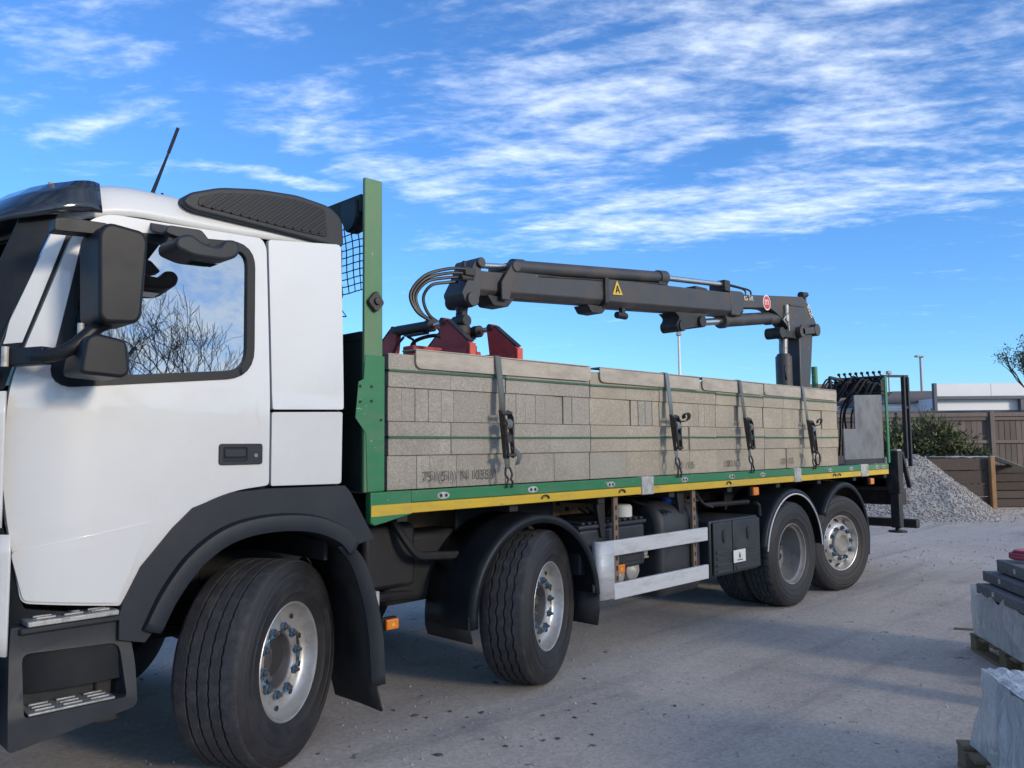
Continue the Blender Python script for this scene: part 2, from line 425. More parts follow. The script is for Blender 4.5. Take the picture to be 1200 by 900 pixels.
def ground_mat():
    m = bpy.data.materials.new('yard_concrete')
    m.use_nodes = True
    t = m.node_tree
    p = t.nodes['Principled BSDF']
    p.inputs['Roughness'].default_value = 0.9
    p.inputs['Specular IOR Level'].default_value = 0.3
    tc = N(t, 'ShaderNodeTexCoord')
    P = tc.outputs['Object']

    def nz(s, d=6.0, r=0.6, w=0.0):
        n = N(t, 'ShaderNodeTexNoise', Scale=s, Detail=d, Roughness=r, Distortion=w)
        L(t, P, n.inputs['Vector'])
        return n.outputs[0]

    def ramp(v, lo, hi, mx=1.0):
        r = N(t, 'ShaderNodeMapRange', interpolation_type='SMOOTHSTEP')
        r.inputs['From Min'].default_value = lo
        r.inputs['From Max'].default_value = hi
        r.inputs['To Max'].default_value = mx
        L(t, v, r.inputs['Value'])
        return r.outputs[0]

    def mix(f, a, b):
        x = N(t, 'ShaderNodeMix', data_type='RGBA')
        L(t, f, x.inputs['Factor'])
        for s, v in (('A', a), ('B', b)):
            if isinstance(v, tuple):
                x.inputs[s].default_value = (*v, 1)
            else:
                L(t, v, x.inputs[s])
        return x.outputs['Result']
    c = mix(ramp(nz(0.55, 8, 0.65), 0.35, 0.68), (0.42, 0.362, 0.310), (0.52, 0.452, 0.384))
    # dusty sand tracked out of the bays, further from the lorry
    sp = N(t, 'ShaderNodeSeparateXYZ')
    L(t, P, sp.inputs[0])
    far = mth(t, 'MULTIPLY_ADD', sp.outputs[0], 0.72, mth(t, 'MULTIPLY', sp.outputs[1], 0.70))
    far = mth(t, 'ADD', far, mth(t, 'MULTIPLY_ADD', nz(0.35, 5), 6.0, -3.0))
    sand = ramp(far, 7.0, 11.5, 0.85)
    sand = mth(t, 'MULTIPLY', sand, mth(t, 'MULTIPLY_ADD', nz(0.9, 8, 0.7), 1.2, 0.2, clamp=True))
    c = mix(sand, c, (0.55, 0.465, 0.37))
    # wheel tracks along the yard
    mp = N(t, 'ShaderNodeMapping')
    mp.inputs['Rotation'].default_value = (0, 0, R(-12))
    mp.inputs['Scale'].default_value = (0.12, 1.5, 1)
    L(t, P, mp.inputs['Vector'])
    tr = N(t, 'ShaderNodeTexNoise', Scale=1.6, Detail=6.0, Roughness=0.6)
    L(t, mp.outputs[0], tr.inputs['Vector'])
    c = mix(ramp(tr.outputs[0], 0.48, 0.70, 0.55), c, (0.25, 0.228, 0.21))
    # oil spots
    c = mix(ramp(nz(1.3, 7, 0.62), 0.56, 0.74, 0.45), c, (0.23, 0.215, 0.20))
    c = mix(ramp(nz(4.3, 4, 0.6), 0.68, 0.71, 0.75), c, (0.08, 0.075, 0.07))
    # aggregate speckle
    fine = nz(120, 4, 0.8)
    sp2 = mth(t, 'MULTIPLY_ADD', fine, 0.8, 0.58)
    vo = N(t, 'ShaderNodeTexVoronoi', Scale=55.0)
    L(t, P, vo.inputs['Vector'])
    vs = N(t, 'ShaderNodeSeparateColor')
    L(t, vo.outputs['Color'], vs.inputs[0])
    sp2 = mth(t, 'MULTIPLY', sp2, mth(t, 'MULTIPLY_ADD', vs.outputs[0], 0.26, 0.86))
    s = N(t, 'ShaderNodeVectorMath', operation='SCALE')
    L(t, c, s.inputs[0])
    L(t, sp2, s.inputs['Scale'])
    L(t, s.outputs[0], p.inputs['Base Color'])
    h = mth(t, 'ADD', mth(t, 'MULTIPLY', fine, 0.35), mth(t, 'MULTIPLY', nz(6, 6, 0.6), 1.0))
    b = N(t, 'ShaderNodeBump', Strength=0.45, Distance=0.012)
    L(t, h, b.inputs['Height'])
    L(t, b.outputs[0], p.inputs['Normal'])
    return m


M['ground'] = ground_mat()
M['mud'] = pmat('dried_mud', (0.085, 0.075, 0.065), 0.95, var=0.3, vscale=20, bump=0.3, bscale=80)


# ------------------------------------------------------------------ builders
def wloc(o):
    v = Vector((0, 0, 0))
    while o is not None:
        v += o.location
        o = o.parent
    return v


class B:
    def __init__(s):
        s.v, s.f = [], []

    def add(s, vs, fs):
        k = len(s.v)
        s.v += [Vector(p) for p in vs]
        s.f += [tuple(i + k for i in f) for f in fs]
        return s

    def box(s, x0, x1, y0, y1, z0, z1):
        return s.add([(x0, y0, z0), (x1, y0, z0), (x1, y1, z0), (x0, y1, z0), (x0, y0, z1), (x1, y0, z1), (x1, y1, z1), (x0, y1, z1)],
                     [(0, 3, 2, 1), (4, 5, 6, 7), (0, 1, 5, 4), (1, 2, 6, 5), (2, 3, 7, 6), (3, 0, 4, 7)])

    def bar(s, p, q, w, h, upv=(0, 0, 1)):
        p, q = Vector(p), Vector(q)
        d = (q - p).normalized()
        a = d.cross(Vector(upv))
        if a.length < 1e-4:
            a = d.cross(Vector((0, 1, 0)))
        a.normalize()
        b = a.cross(d).normalized()
        vs = []
        for c in (p, q):
            for i, j in ((-1, -1), (1, -1), (1, 1), (-1, 1)):
                vs.append(c + a * (w / 2 * i) + b * (h / 2 * j))
        return s.add(vs, [(3, 2, 1, 0), (4, 5, 6, 7), (0, 1, 5, 4), (1, 2, 6, 5), (2, 3, 7, 6), (3, 0, 4, 7)])

    def cyl(s, p, q, r, r1=None, n=16, cap=True):
        return s.tube([p, q], [r, r if r1 is None else r1], n, cap)

    def tube(s, pts, r, n=8, cap=True):
        pts = [Vector(p) for p in pts]
        rs = r if isinstance(r, (list, tuple)) else [r] * len(pts)
        k = len(s.v)
        prev = None
        for i, p in enumerate(pts):
            d = (pts[min(i + 1, len(pts) - 1)] - pts[max(i - 1, 0)]).normalized()
            if prev is None:
                a = d.cross(Vector((0, 0, 1)))
                if a.length < 1e-3:
                    a = d.cross(Vector((0, 1, 0)))
            else:
                a = prev - d * prev.dot(d)
            a.normalize()
            prev = a
            b = d.cross(a)
            for j in range(n):
                t = 2 * math.pi * j / n
                s.v.append(p + (a * math.cos(t) + b * math.sin(t)) * rs[i])
        for i in range(len(pts) - 1):
            for j in range(n):
                a0 = k + i * n + j
                a1 = k + i * n + (j + 1) % n
                s.f.append((a0, a1, a1 + n, a0 + n))
        if cap:
            s.f.append(tuple(k + j for j in reversed(range(n))))
            s.f.append(tuple(k + (len(pts) - 1) * n + j for j in range(n)))
        return s

    def prism(s, poly, y0, y1, axis='y'):
        n = len(poly)

        def P(a, b, c):
            return (a, c, b) if axis == 'y' else ((c, a, b) if axis == 'x' else (a, b, c))
        vs = [P(a, b, y0) for a, b in poly] + [P(a, b, y1) for a, b in poly]
        fs = [tuple(range(n)), tuple(reversed(range(n, 2 * n)))]
        fs += [(i, i + n, (i + 1) % n + n, (i + 1) % n) for i in range(n)]
        return s.add(vs, fs)

    def lathe(s, prof, n=64, c=(0, 0, 0)):
        # profile of (radius, y), spun about the y axis through c
        k = len(s.v)
        m_ = len(prof)
        for i in range(n):
            t = 2 * math.pi * i / n
            for r, y in prof:
                s.v.append(Vector((c[0] + r * math.cos(t), c[1] + y, c[2] + r * math.sin(t))))
        for i in range(n):
            for j in range(m_ - 1):
                a = k + i * m_ + j
                b = k + ((i + 1) % n) * m_ + j
                s.f.append((a, a + 1, b + 1, b))
        return s

    def grid(s, rows, close=False):
        k = len(s.v)
        m_ = len(rows[0])
        for r in rows:
            s.v += [Vector(p) for p in r]
        for i in range(len(rows) - 1):
            for j in range(m_ - 1 + (1 if close else 0)):
                a = k + i * m_ + j
                b = k + i * m_ + (j + 1) % m_
                s.f.append((a, b, b + m_, a + m_))
        return s

    def build(s, name, mat, parent=None, bevel=0.0, seg=2, smooth=38, solid=0.0, fix=True, origin=None, subd=0):
        vs = s.v
        lo = Vector((min(p.x for p in vs), min(p.y for p in vs), min(p.z for p in vs)))
        hi = Vector((max(p.x for p in vs), max(p.y for p in vs), max(p.z for p in vs)))
        c = (lo + hi) / 2 if origin is None else Vector(origin)
        me = bpy.data.meshes.new(name)
        me.from_pydata([p - c for p in vs], [], s.f)
        if fix:
            bm = bmesh.new()
            bm.from_mesh(me)
            bmesh.ops.recalc_face_normals(bm, faces=bm.faces)
            bm.to_mesh(me)
            bm.free()
        me.polygons.foreach_set('use_smooth', [True] * len(me.polygons))
        me.set_sharp_from_angle(angle=R(smooth))
        me.materials.append(M[mat] if isinstance(mat, str) else mat)
        o = bpy.data.objects.new(name, me)
        col.objects.link(o)
        o.parent = parent
        o.location = c - wloc(parent)
        if solid:
            md = o.modifiers.new('solid', 'SOLIDIFY')
            md.thickness = solid
            md.offset = 0
        if bevel:
            md = o.modifiers.new('bevel', 'BEVEL')
            md.width = bevel
            md.segments = seg
            md.limit_method = 'ANGLE'
            md.angle_limit = R(38)
            md.harden_normals = False
        if subd:
            md = o.modifiers.new('sub', 'SUBSURF')
            md.levels = subd
            md.render_levels = subd
        return o


def thing(name, label, cat, loc=(0, 0, 0), group=None):
    o = bpy.data.objects.new(name, None)
    col.objects.link(o)
    o.location = loc
    o.empty_display_size = 0.2
    tag(o, label, cat, group)
    return o


def tag(o, label=None, cat=None, group=None, kind=None):
    if label:
        o['label'] = label
    if cat:
        o['category'] = cat
    if group:
        o['group'] = group
    if kind:
        o['kind'] = kind
    return o


def dup(o, parent, wl, rot=None):
    c = o.copy()
    col.objects.link(c)
    c.parent = parent
    c.location = Vector(wl) - wloc(parent)
    if rot:
        c.rotation_euler = rot
    return c


def arc(cx, cz, r, a0, a1, n):
    return [(cx + r * math.cos(R(a0 + (a1 - a0) * i / n)), cz + r * math.sin(R(a0 + (a1 - a0) * i / n))) for i in range(n + 1)]


def fillet(pts, r, n=5):
    out_ = []
    k = len(pts)
    for i in range(k):
        p0, p1, p2 = Vector(pts[i - 1]), Vector(pts[i]), Vector(pts[(i + 1) % k])
        rr = r[i] if isinstance(r, (list, tuple)) else r
        a, b = (p0 - p1), (p2 - p1)
        if rr <= 0:
            out_.append(tuple(p1))
            continue
        t = min(rr, a.length * 0.48, b.length * 0.48)
        s0, s1 = p1 + a.normalized() * t, p1 + b.normalized() * t
        for j in range(n + 1):
            u = j / n
            q = s0 * (1 - u) ** 2 + p1 * 2 * u * (1 - u) + s1 * u * u
            out_.append((q.x, q.y))
    return out_


def catmull(pts, n=8):
    pts = [Vector(p) for p in pts]
    P = [pts[0] * 2 - pts[1]] + pts + [pts[-1] * 2 - pts[-2]]
    res = []
    for i in range(1, len(P) - 2):
        for j in range(n):
            t = j / n
            a, b, c, d = P[i - 1], P[i], P[i + 1], P[i + 2]
            res.append(0.5 * ((2 * b) + (c - a) * t + (2 * a - 5 * b + 4 * c - d) * t * t + (3 * b - a - 3 * c + d) * t ** 3))
    res.append(pts[-1])
    return res


def panel(name, mat, parent, outline, holes=(), ysurf=lambda x, z: 0.0, off=0.0, thick=0.02, step=0.09, bevel=0.005, mirror=False, smooth=30):
    """a sheet-metal panel: outline in x/z with holes, laid on the surface y = ysurf(x, z) + off"""
    bm = bmesh.new()
    edges = []
    for lp in [outline] + list(holes):
        vs = [bm.verts.new((x, 0, z)) for x, z in lp]
        for i in range(len(vs)):
            edges.append(bm.edges.new((vs[i], vs[(i + 1) % len(vs)])))
    bmesh.ops.triangle_fill(bm, use_beauty=True, use_dissolve=False, edges=edges, normal=(0, -1, 0))
    xs = [p[0] for p in outline]
    zs = [p[1] for p in outline]
    for lo, hi, nrm in ((min(xs), max(xs), (1, 0, 0)), (min(zs), max(zs), (0, 0, 1))):
        k = max(1, int((hi - lo) / step))
        for i in range(1, k):
            q = lo + (hi - lo) * i / k
            bmesh.ops.bisect_plane(bm, geom=bm.verts[:] + bm.edges[:] + bm.faces[:], plane_co=(q * nrm[0], 0, q * nrm[2]), plane_no=nrm, dist=1e-6)
    bmesh.ops.remove_doubles(bm, verts=bm.verts, dist=1e-5)
    bmesh.ops.recalc_face_normals(bm, faces=bm.faces)
    bound = [e for e in bm.edges if e.is_boundary]
    ret = bmesh.ops.extrude_edge_only(bm, edges=bound)
    back = [g for g in ret['geom'] if isinstance(g, bmesh.types.BMVert)]
    bset = set(back)
    for v in bm.verts:
        y = ysurf(v.co.x, v.co.z) + off + (thick if v in bset else 0)
        v.co.y = (2.5 - y) if mirror else y
    bmesh.ops.recalc_face_normals(bm, faces=bm.faces)
    b = B()
    b.v = [v.co.copy() for v in bm.verts]
    idx = {v: i for i, v in enumerate(bm.verts)}
    b.f = [tuple(idx[v] for v in f.verts) for f in bm.faces]
    bm.free()
    # outward side first
    o = b.build(name, mat, parent, bevel=bevel, smooth=smooth, fix=False)
    me = o.data
    want = 1 if mirror else -1
    big = sum(p.normal.y * p.area for p in me.polygons)
    if big * want < 0:
        me.flip_normals()
    return o


def text(s, size, mat, parent, loc, rot, name='lettering', spacing=1.0):
    cu = bpy.data.curves.new('txt', 'FONT')
    cu.body = s
    cu.size = size
    cu.extrude = 0.0006
    cu.space_character = spacing
    tmp = bpy.data.objects.new('txt', cu)
    col.objects.link(tmp)
    me = bpy.data.meshes.new_from_object(tmp)
    bpy.data.objects.remove(tmp)
    me.materials.clear()
    me.materials.append(M[mat])
    o = bpy.data.objects.new(name, me)
    col.objects.link(o)
    o.parent = parent
    o.location = Vector(loc) - wloc(parent)
    o.rotation_euler = rot
    return o


# yard frame: distances from the parking spot, 45 degrees to the lorry
FH = Vector((math.sin(-YAW), math.cos(-YAW), 0))
RH = Vector((math.cos(-YAW), -math.sin(-YAW), 0))
ORG = Vector((-2.1905, -3.7518, 0))


def yd(d, s, z=0.0):
    q = ORG + FH * d + RH * s
    return Vector((q.x, q.y, z))


# ------------------------------------------------------------------ ground
g = B()
rows = []
xs = [-900, -300, -120, -60] + [-30 + 3 * i for i in range(30)] + [90, 160, 320, 900]
ys = [-900, -300, -120, -60] + [-36 + 3 * i for i in range(30)] + [80, 160, 320, 900]
for y in ys:
    rows.append([(x, y, 0.012 * noise.noise(Vector((x * .2, y * .2, 0))) if 9 < x < 60 and abs(y) < 40 and not (-2 < y < 3 and x < 10) else 0.0) for x in xs])
g.grid(rows)
go = g.build('ground', 'ground', origin=(0, 0, 0), fix=False)
tag(go, kind='structure')


def obox(b, d0, d1, s0, s1, z0, z1):
    """box aligned with the yard (depth, side, height)"""
    c = [yd(d0, s0, z0), yd(d0, s1, z0), yd(d1, s1, z0), yd(d1, s0, z0), yd(d0, s0, z1), yd(d0, s1, z1), yd(d1, s1, z1), yd(d1, s0, z1)]
    return b.add(c, [(0, 3, 2, 1), (4, 5, 6, 7), (0, 1, 5, 4), (1, 2, 6, 5), (2, 3, 7, 6), (3, 0, 4, 7)])


def part(name, mat, parent, fn, **kw):
    b = B()
    fn(b)
    return b.build(name, mat, parent, **kw)


# ------------------------------------------------------------------ buildings beyond the fence
t = thing('industrial_unit', 'low industrial unit with pale grey parapet and white wall beyond the fence', 'building', yd(46, 30))
part('wall', 'bluepaint', t, lambda b: obox(b, 45.2, 60, 23.4, 60, 0, 4.02))
for i in range(12):
    x = 23.5 + i * 3.0
    part('parapet_panel', 'bluepaint', t, lambda b: obox(b, 45.0, 45.14, x, x + 2.985, 4.12, 4.82), bevel=0.01)
part('gutter', 'clad_dark', t, lambda b: obox(b, 44.8, 45.15, 23.39, 60, 3.93, 4.10), bevel=0.02)
part('downpipe', 'clad_dark', t, lambda b: obox(b, 44.75, 44.98, 23.2, 23.38, 0, 4.84), bevel=0.02)
part('downpipe', 'clad_dark', t, lambda b: obox(b, 44.85, 45.1, 28.0, 28.25, 0, 3.95), bevel=0.02)
t = thing('flat_roofed_shed', 'dark flat-roofed shed with pale wall left of the industrial unit', 'building', yd(49, 24))
part('wall', 'bluepaint', t, lambda b: obox(b, 47.2, 58, 21.6, 25.0, 0, 3.85))
b = B()
b.add([yd(46.9, 21.2, 3.87), yd(46.9, 25.05, 3.87), yd(46.9, 25.05, 4.55), yd(46.9, 22.0, 4.55), yd(58.4, 21.2, 3.87), yd(58.4, 25.05, 3.87), yd(58.4, 25.05, 4.55), yd(58.4, 22.0, 4.55)],
      [(0, 1, 2, 3), (7, 6, 5, 4), (0, 4, 5, 1), (1, 5, 6, 2), (2, 6, 7, 3), (3, 7, 4, 0)])
b.build('roof', 'clad_dark', t)
t = thing('warehouse', 'long dark brown warehouse seen between crane mast and hoses', 'building', yd(56, 20))
part('roof', 'clad_brown', t, lambda b: b.grid([[yd(53, 9, 4.9), yd(53, 22.3, 5.25)], [yd(53, 9, 5.0), yd(53, 22.3, 5.42)], [yd(64, 9, 6.0), yd(64, 22.3, 6.2)]]), solid=0.1)
part('wall', 'clad_brown', t, lambda b: b.grid([[yd(53.3, 9, 0), yd(53.3, 22.3, 0)], [yd(53.3, 9, 4.9), yd(53.3, 22.3, 5.3)]]), solid=0.2)
part('wall', 'clad_brown', t, lambda b: b.grid([[yd(53.3, 22.3, 0), yd(64, 22.3, 0)], [yd(53.3, 22.3, 5.3), yd(64, 22.3, 6.1)]]), solid=0.2)
part('loading_door', 'bluepaint', t, lambda b: obox(b, 53.0, 53.15, 20.0, 22.2, 0, 4.0))

# lamp posts
for (d, s, h, lab, r_) in ((60, 30.25, 7.9, 'tall lamp post with twin heads beyond the white unit', .13), (50, 23.2, 5.9, 'lamp post half hidden behind the black rear frame of the lorry', .07), (45, 9.3, 7.75, 'thin white lamp post rising from behind the block load', .09)):
    t = thing('lamp_post', lab, 'lamp post', yd(d, s), group='lamp posts beyond the yard')
    part('pole', 'polegrey' if d != 45 else 'whiteplastic', t, lambda b: b.cyl(yd(d, s, 0), yd(d, s, h), r_, r_ * .75, 12))
    part('lamp_head', 'polegrey', t, lambda b: (obox(b, d - .2, d + .2, s - .38, s - .03, h - .02, h + .12), obox(b, d - .2, d + .2, s + .03, s + .2, h - .05, h + .06)) if d == 60 else obox(b, d - .15, d + .15, s - .12, s + .14, h - .1, h + .1), bevel=0.03)

# fence
t = thing('timber_fence', 'weathered brown timber panel fence behind the shrub', 'fence', yd(26, 16))
bp_ = None
posts = [9.3, 12.25, 15.2, 18.1, 21.1, 24.1]
for i, s in enumerate(posts):
    part('post', 'fencewood', t, lambda b: obox(b, 25.82, 25.96, s - .07, s + .07, 0, 2.56), bevel=0.008)
    if i + 1 < len(posts):
        s1 = posts[i + 1]
        for z in (0.5, 1.55, 2.28):
            part('rail', 'fencewood', t, lambda b: obox(b, 25.9, 25.955, s + .075, s1 - .075, z, z + .10), bevel=0.006)
        part('gravel_board', 'fencewood', t, lambda b: obox(b, 25.87, 25.98, s + .075, s1 - .075, 2.40, 2.53), bevel=0.006)
        n = int((s1 - s - .15) / .172)
        w = (s1 - s - .15) / n
        for k in range(n):
            a = s + .075 + w * k
            if bp_ is None:
                bp_ = part('board', 'fencewood', t, lambda b: obox(b, 25.965, 25.987, a + .006, a + w - .006, 0.05, 2.39))
            else:
                q = dup(bp_, t, yd(25.976 + random.uniform(-.006, .006), a + w / 2, 1.22))
t = thing('dark_wall', 'low dark green wall running along behind the timber fence', 'wall', yd(30, 20))
part('wall_panel', 'hedge', t, lambda b: obox(b, 31, 31.4, 11.0, 34, 0, 2.72), bevel=0.02)
part('coping', 'clad_dark', t, lambda b: obox(b, 30.95, 31.45, 11.0, 34, 2.72, 2.80), bevel=0.01)

# timber bay, its post, and the sleeper wall beside it
t = thing('timber_bay', 'dark plank wall holding back the gravel heap', 'retaining wall', yd(19.6, 11))
for i, (s0, s1) in enumerate(((5.4, 8.75), (8.8, 11.40))):
    z = 0.0
    for k, h in enumerate((.30, .30, .32, .30)):
        dd = random.uniform(-.02, .02)
        part('plank', 'sleeper', t, lambda b: obox(b, 19.55 + dd, 19.68 + dd, s0 + random.uniform(0, .03), s1, z + .008, z + h - .012), bevel=0.012)
        z += h
part('post', 'postwood', t, lambda b: obox(b, 19.42, 19.54, 11.33, 11.44, 0, 1.25), bevel=0.015)
t = thing('sleeper_wall', 'dark wall of stacked old railway sleepers right of the brown post', 'retaining wall', yd(20.4, 14))
z = 0.0
for k in range(5):
    h = .205
    for j in range(4):
        s0 = 11.75 + j * 2.3 + (0.0 if k % 2 else -.0)
        part('sleeper', 'sleeper', t, lambda b: obox(b, 20.1 + random.uniform(-.03, .03), 20.35, s0, s0 + 2.28, z + .004, z + h - .006), bevel=0.015)
    z += h
t = thing('plastic_sheet', 'crumpled pale blue plastic sheet lying on top of the plank wall', 'plastic sheet', yd(20, 11.4, 1.2))
bm_ = B()
rows = []
for i in range(7):
    rows.append([yd(19.7 + .1 * i, 10.2 + .16 * j, 1.21 + .035 * noise.noise(Vector((i * .9, j * .7, 3))) + .03 - (.06 * (j - 9) if j > 9 else 0)) for j in range(14)])
bm_.grid(rows)
bm_.build('sheet', 'slab', t, solid=0.006)

# gravel heap
b = B()
rows = []
pk_d, pk_s = 18.75, 9.15


def heap_h(d, s):
    dd, ds = d - pk_d, s - pk_s
    r = math.hypot(dd * 1.05, ds * (1.5 if ds > 0 else 0.5))
    h = 1.47 - .64 * r + .07 * noise.noise(Vector((d * 1.3, s * 1.3, 0))) + .03 * noise.noise(Vector((d * 5, s * 5, 2)))
    if r < .35:
        h -= .15 * (1 - r / .35)
    return max(h, -.02)


for i in range(50):
    rows.append([yd(16.3 + i * .066, 5.2 + j * .09, heap_h(16.3 + i * .066, 5.2 + j * .09)) for j in range(76)])
b.grid(rows)
gh = b.build('gravel_heap', 'gravel', None, smooth=60)
tag(gh, 'heap of loose pale grey gravel spilling from the timber bay behind the lorry', 'gravel heap')
b = B()
ico = [(0, 0, 1), (.9, 0, .3), (-.3, .85, .3), (-.6, -.7, .2), (.3, .6, -.6), (-.8, .1, -.4), (.3, -.8, -.5)]
icf = [(0, 1, 2), (0, 2, 3), (0, 3, 1), (1, 4, 2), (2, 4, 5), (2, 5, 3), (3, 5, 6), (3, 6, 1), (1, 6, 4), (4, 6, 5)]
rs = random.Random(3)
cnt = 0
while cnt < 9000:
    d, s = rs.uniform(16.2, 19.5), rs.uniform(5.6, 12.0)
    h = heap_h(d, s)
    if h < .005 and rs.random() > .06:
        continue
    cnt += 1
    sz = rs.uniform(.010, .030)
    q = yd(d, s, max(h, 0) + sz * .3)
    e = Matrix.Rotation(rs.uniform(0, 6.3), 3, 'Z') @ Matrix.Rotation(rs.uniform(0, 6.3), 3, 'X')
    b.add([q + (e @ Vector(p)) * sz for p in ico], icf)
st = b.build('loose_gravel', 'gravel', gh, smooth=10, fix=False)
tag(st, kind='stuff')
b = B()
for i in range(2600):
    d = rs.choice((rs.uniform(3, 9), rs.uniform(8, 18), rs.uniform(10.5, 13.5)))
    s = rs.uniform(-.5, .62) * d
    q = yd(d, s, .002)
    sz = rs.uniform(.003, .011) if d < 9 else rs.uniform(.006, .02)
    e = Matrix.Rotation(rs.uniform(0, 6.3), 3, 'Z') @ Matrix.Rotation(rs.uniform(0, 6.3), 3, 'X')
    b.add([q + (e @ Vector(p)) * sz for p in ico], icf)
st = b.build('scattered_stones', 'gravel', None, smooth=10, fix=False)
tag(st, 'small stones and grit scattered over the concrete yard', 'grit', kind='stuff')
b = B()
for i in range(46):
    if i < 28:
        q = Vector((rs.gauss(1.25, .45), rs.gauss(-.25, .4), 0))
    else:
        d = rs.uniform(3.0, 10)
        q = yd(d, rs.uniform(-.35, .6) * d)
    sz = rs.uniform(.005, .014) * (2.2 if rs.random() < .15 else 1)
    a0 = rs.uniform(0, 6.3)
    n = 9
    k = len(b.v)
    ring = [Vector((sz * rs.uniform(.5, 1.2) * math.cos(a0 + t * 6.283 / n) * 1.5, sz * rs.uniform(.5, 1.2) * math.sin(a0 + t * 6.283 / n), .004)) for t in range(n)]
    M3 = Matrix.Rotation(rs.uniform(0, 6.3), 3, 'Z')
    b.v += [q + M3 @ p for p in ring] + [q + M3 @ (p * .6) + Vector((0, 0, .003 + sz * .18)) for p in ring]
    b.f += [(k + t, k + (t + 1) % n, k + n + (t + 1) % n, k + n + t) for t in range(n)] + [tuple(range(k + n, k + 2 * n))]
fl = b.build('mud_flakes', 'mud', None, smooth=20, fix=False)
tag(fl, 'dark flakes of dried mud dropped on the concrete around the wheels', 'mud', kind='stuff')


# ------------------------------------------------------------------ plants
def leaf_cloud(b, centre, rad, n, size, rs, shell=0.35, elong=1.6, lump=0.35):
    c = Vector(centre)
    for i in range(n):
        v = Vector((rs.gauss(0, 1), rs.gauss(0, 1), rs.gauss(0, 1))).normalized()
        rr = rs.random() ** shell
        rr *= 1 + lump * noise.noise(v * 2.3 + c)
        p = c + Vector((v.x * rad[0], v.y * rad[1], v.z * rad[2])) * rr
        if p.z < .02:
            continue
        d = (v + Vector((rs.uniform(-1, 1), rs.uniform(-1, 1), rs.uniform(-.4, 1)))).normalized()
        a = d.cross(Vector((rs.uniform(-1, 1), rs.uniform(-1, 1), rs.uniform(-1, 1)))).normalized()
        s = size * rs.uniform(.6, 1.3)
        k = len(b.v)
        b.v += [p - a * s * .4, p + d * s * elong * .5 - a * s * .1, p + d * s * elong + a * s * .1, p + a * s * .45]
        b.f.append((k, k + 1, k + 2, k + 3))


def branches(b, p, d, ln, r, lvl, rs, tips, up_=0.25, spread=0.6, minr=0.006):
    pts = [p]
    q = p.copy()
    dd = d.copy()
    for i in range(4):
        dd = (dd + Vector((rs.uniform(-1, 1), rs.uniform(-1, 1), rs.uniform(-.6, 1))) * .16 + Vector((0, 0, up_ * .12))).normalized()
        q = q + dd * ln / 4
        pts.append(q.copy())
    b.tube(pts, [max(r * (1 - .1 * i), minr) for i in range(5)], 5 if lvl > 2 else 4, cap=False)
    if lvl == 0:
        tips.append(q)
        return
    nb = rs.choice((2, 3, 3))
    for i in range(nb):
        e = (dd + Vector((rs.uniform(-1, 1), rs.uniform(-1, 1), rs.uniform(-.5, .9))) * spread + Vector((0, 0, up_ * .3))).normalized()
        st_ = pts[rs.choice((2, 3, 4))] if i else pts[4]
        branches(b, st_, e, ln * rs.uniform(.62, .85), r * .62, lvl - 1, rs, tips, up_, spread, minr)


rs = random.Random(11)
t = thing('shrub', 'broad untidy evergreen shrub growing in front of the timber fence', 'shrub', yd(23.6, 11.7))
b = B()
tips = []
for k in range(9):
    branches(b, yd(23.6, 11.6, .05), Vector((rs.uniform(-.7, .7), rs.uniform(-.7, .7), 1)).normalized(), .95, .03, 3, rs, tips)
b.build('stems', 'bark', t, fix=False)
b = B()
for (d, s, z, r_) in ((23.4, 11.1, 1.3, 1.0), (23.6, 12.3, 1.25, .95), (23.8, 12.8, .85, .7), (23.3, 10.5, 1.5, .8), (23.2, 11.8, 1.75, .75), (23.3, 12.2, 1.5, .6), (23.0, 12.9, 1.0, .45)):
    leaf_cloud(b, yd(d, s, z), (r_, r_, r_ * .8), 2300, .075, rs, shell=.3, lump=.8)
b.build('foliage', 'leaf', t, fix=False, smooth=180)
t = thing('broadleaf_tree', 'airy small-leaved tree at the right edge above the white unit', 'tree', yd(30, 20.6))
b = B()
tips = []
branches(b, yd(30, 20.6, 0), Vector((0, 0, 1)), 2.6, .16, 0, rs, tips)
o = b.build('trunk', 'bark', t, fix=False)
b = B()
tips = []
for k in range(9):
    a = k * .7
    branches(b, yd(30, 20.1, 2.35), (FH * math.cos(a) * .85 + RH * math.sin(a) * .85 + Vector((0, 0, .70))).normalized(), 1.12, .06, 4, rs, tips, up_=.25, minr=.005)
b.build('limbs', 'bark', t, fix=False)
b = B()
for q in tips:
    leaf_cloud(b, q, (.17, .17, .15), 9, .06, rs, shell=.5)
b.build('crown', 'leaf2', t, fix=False, smooth=180)

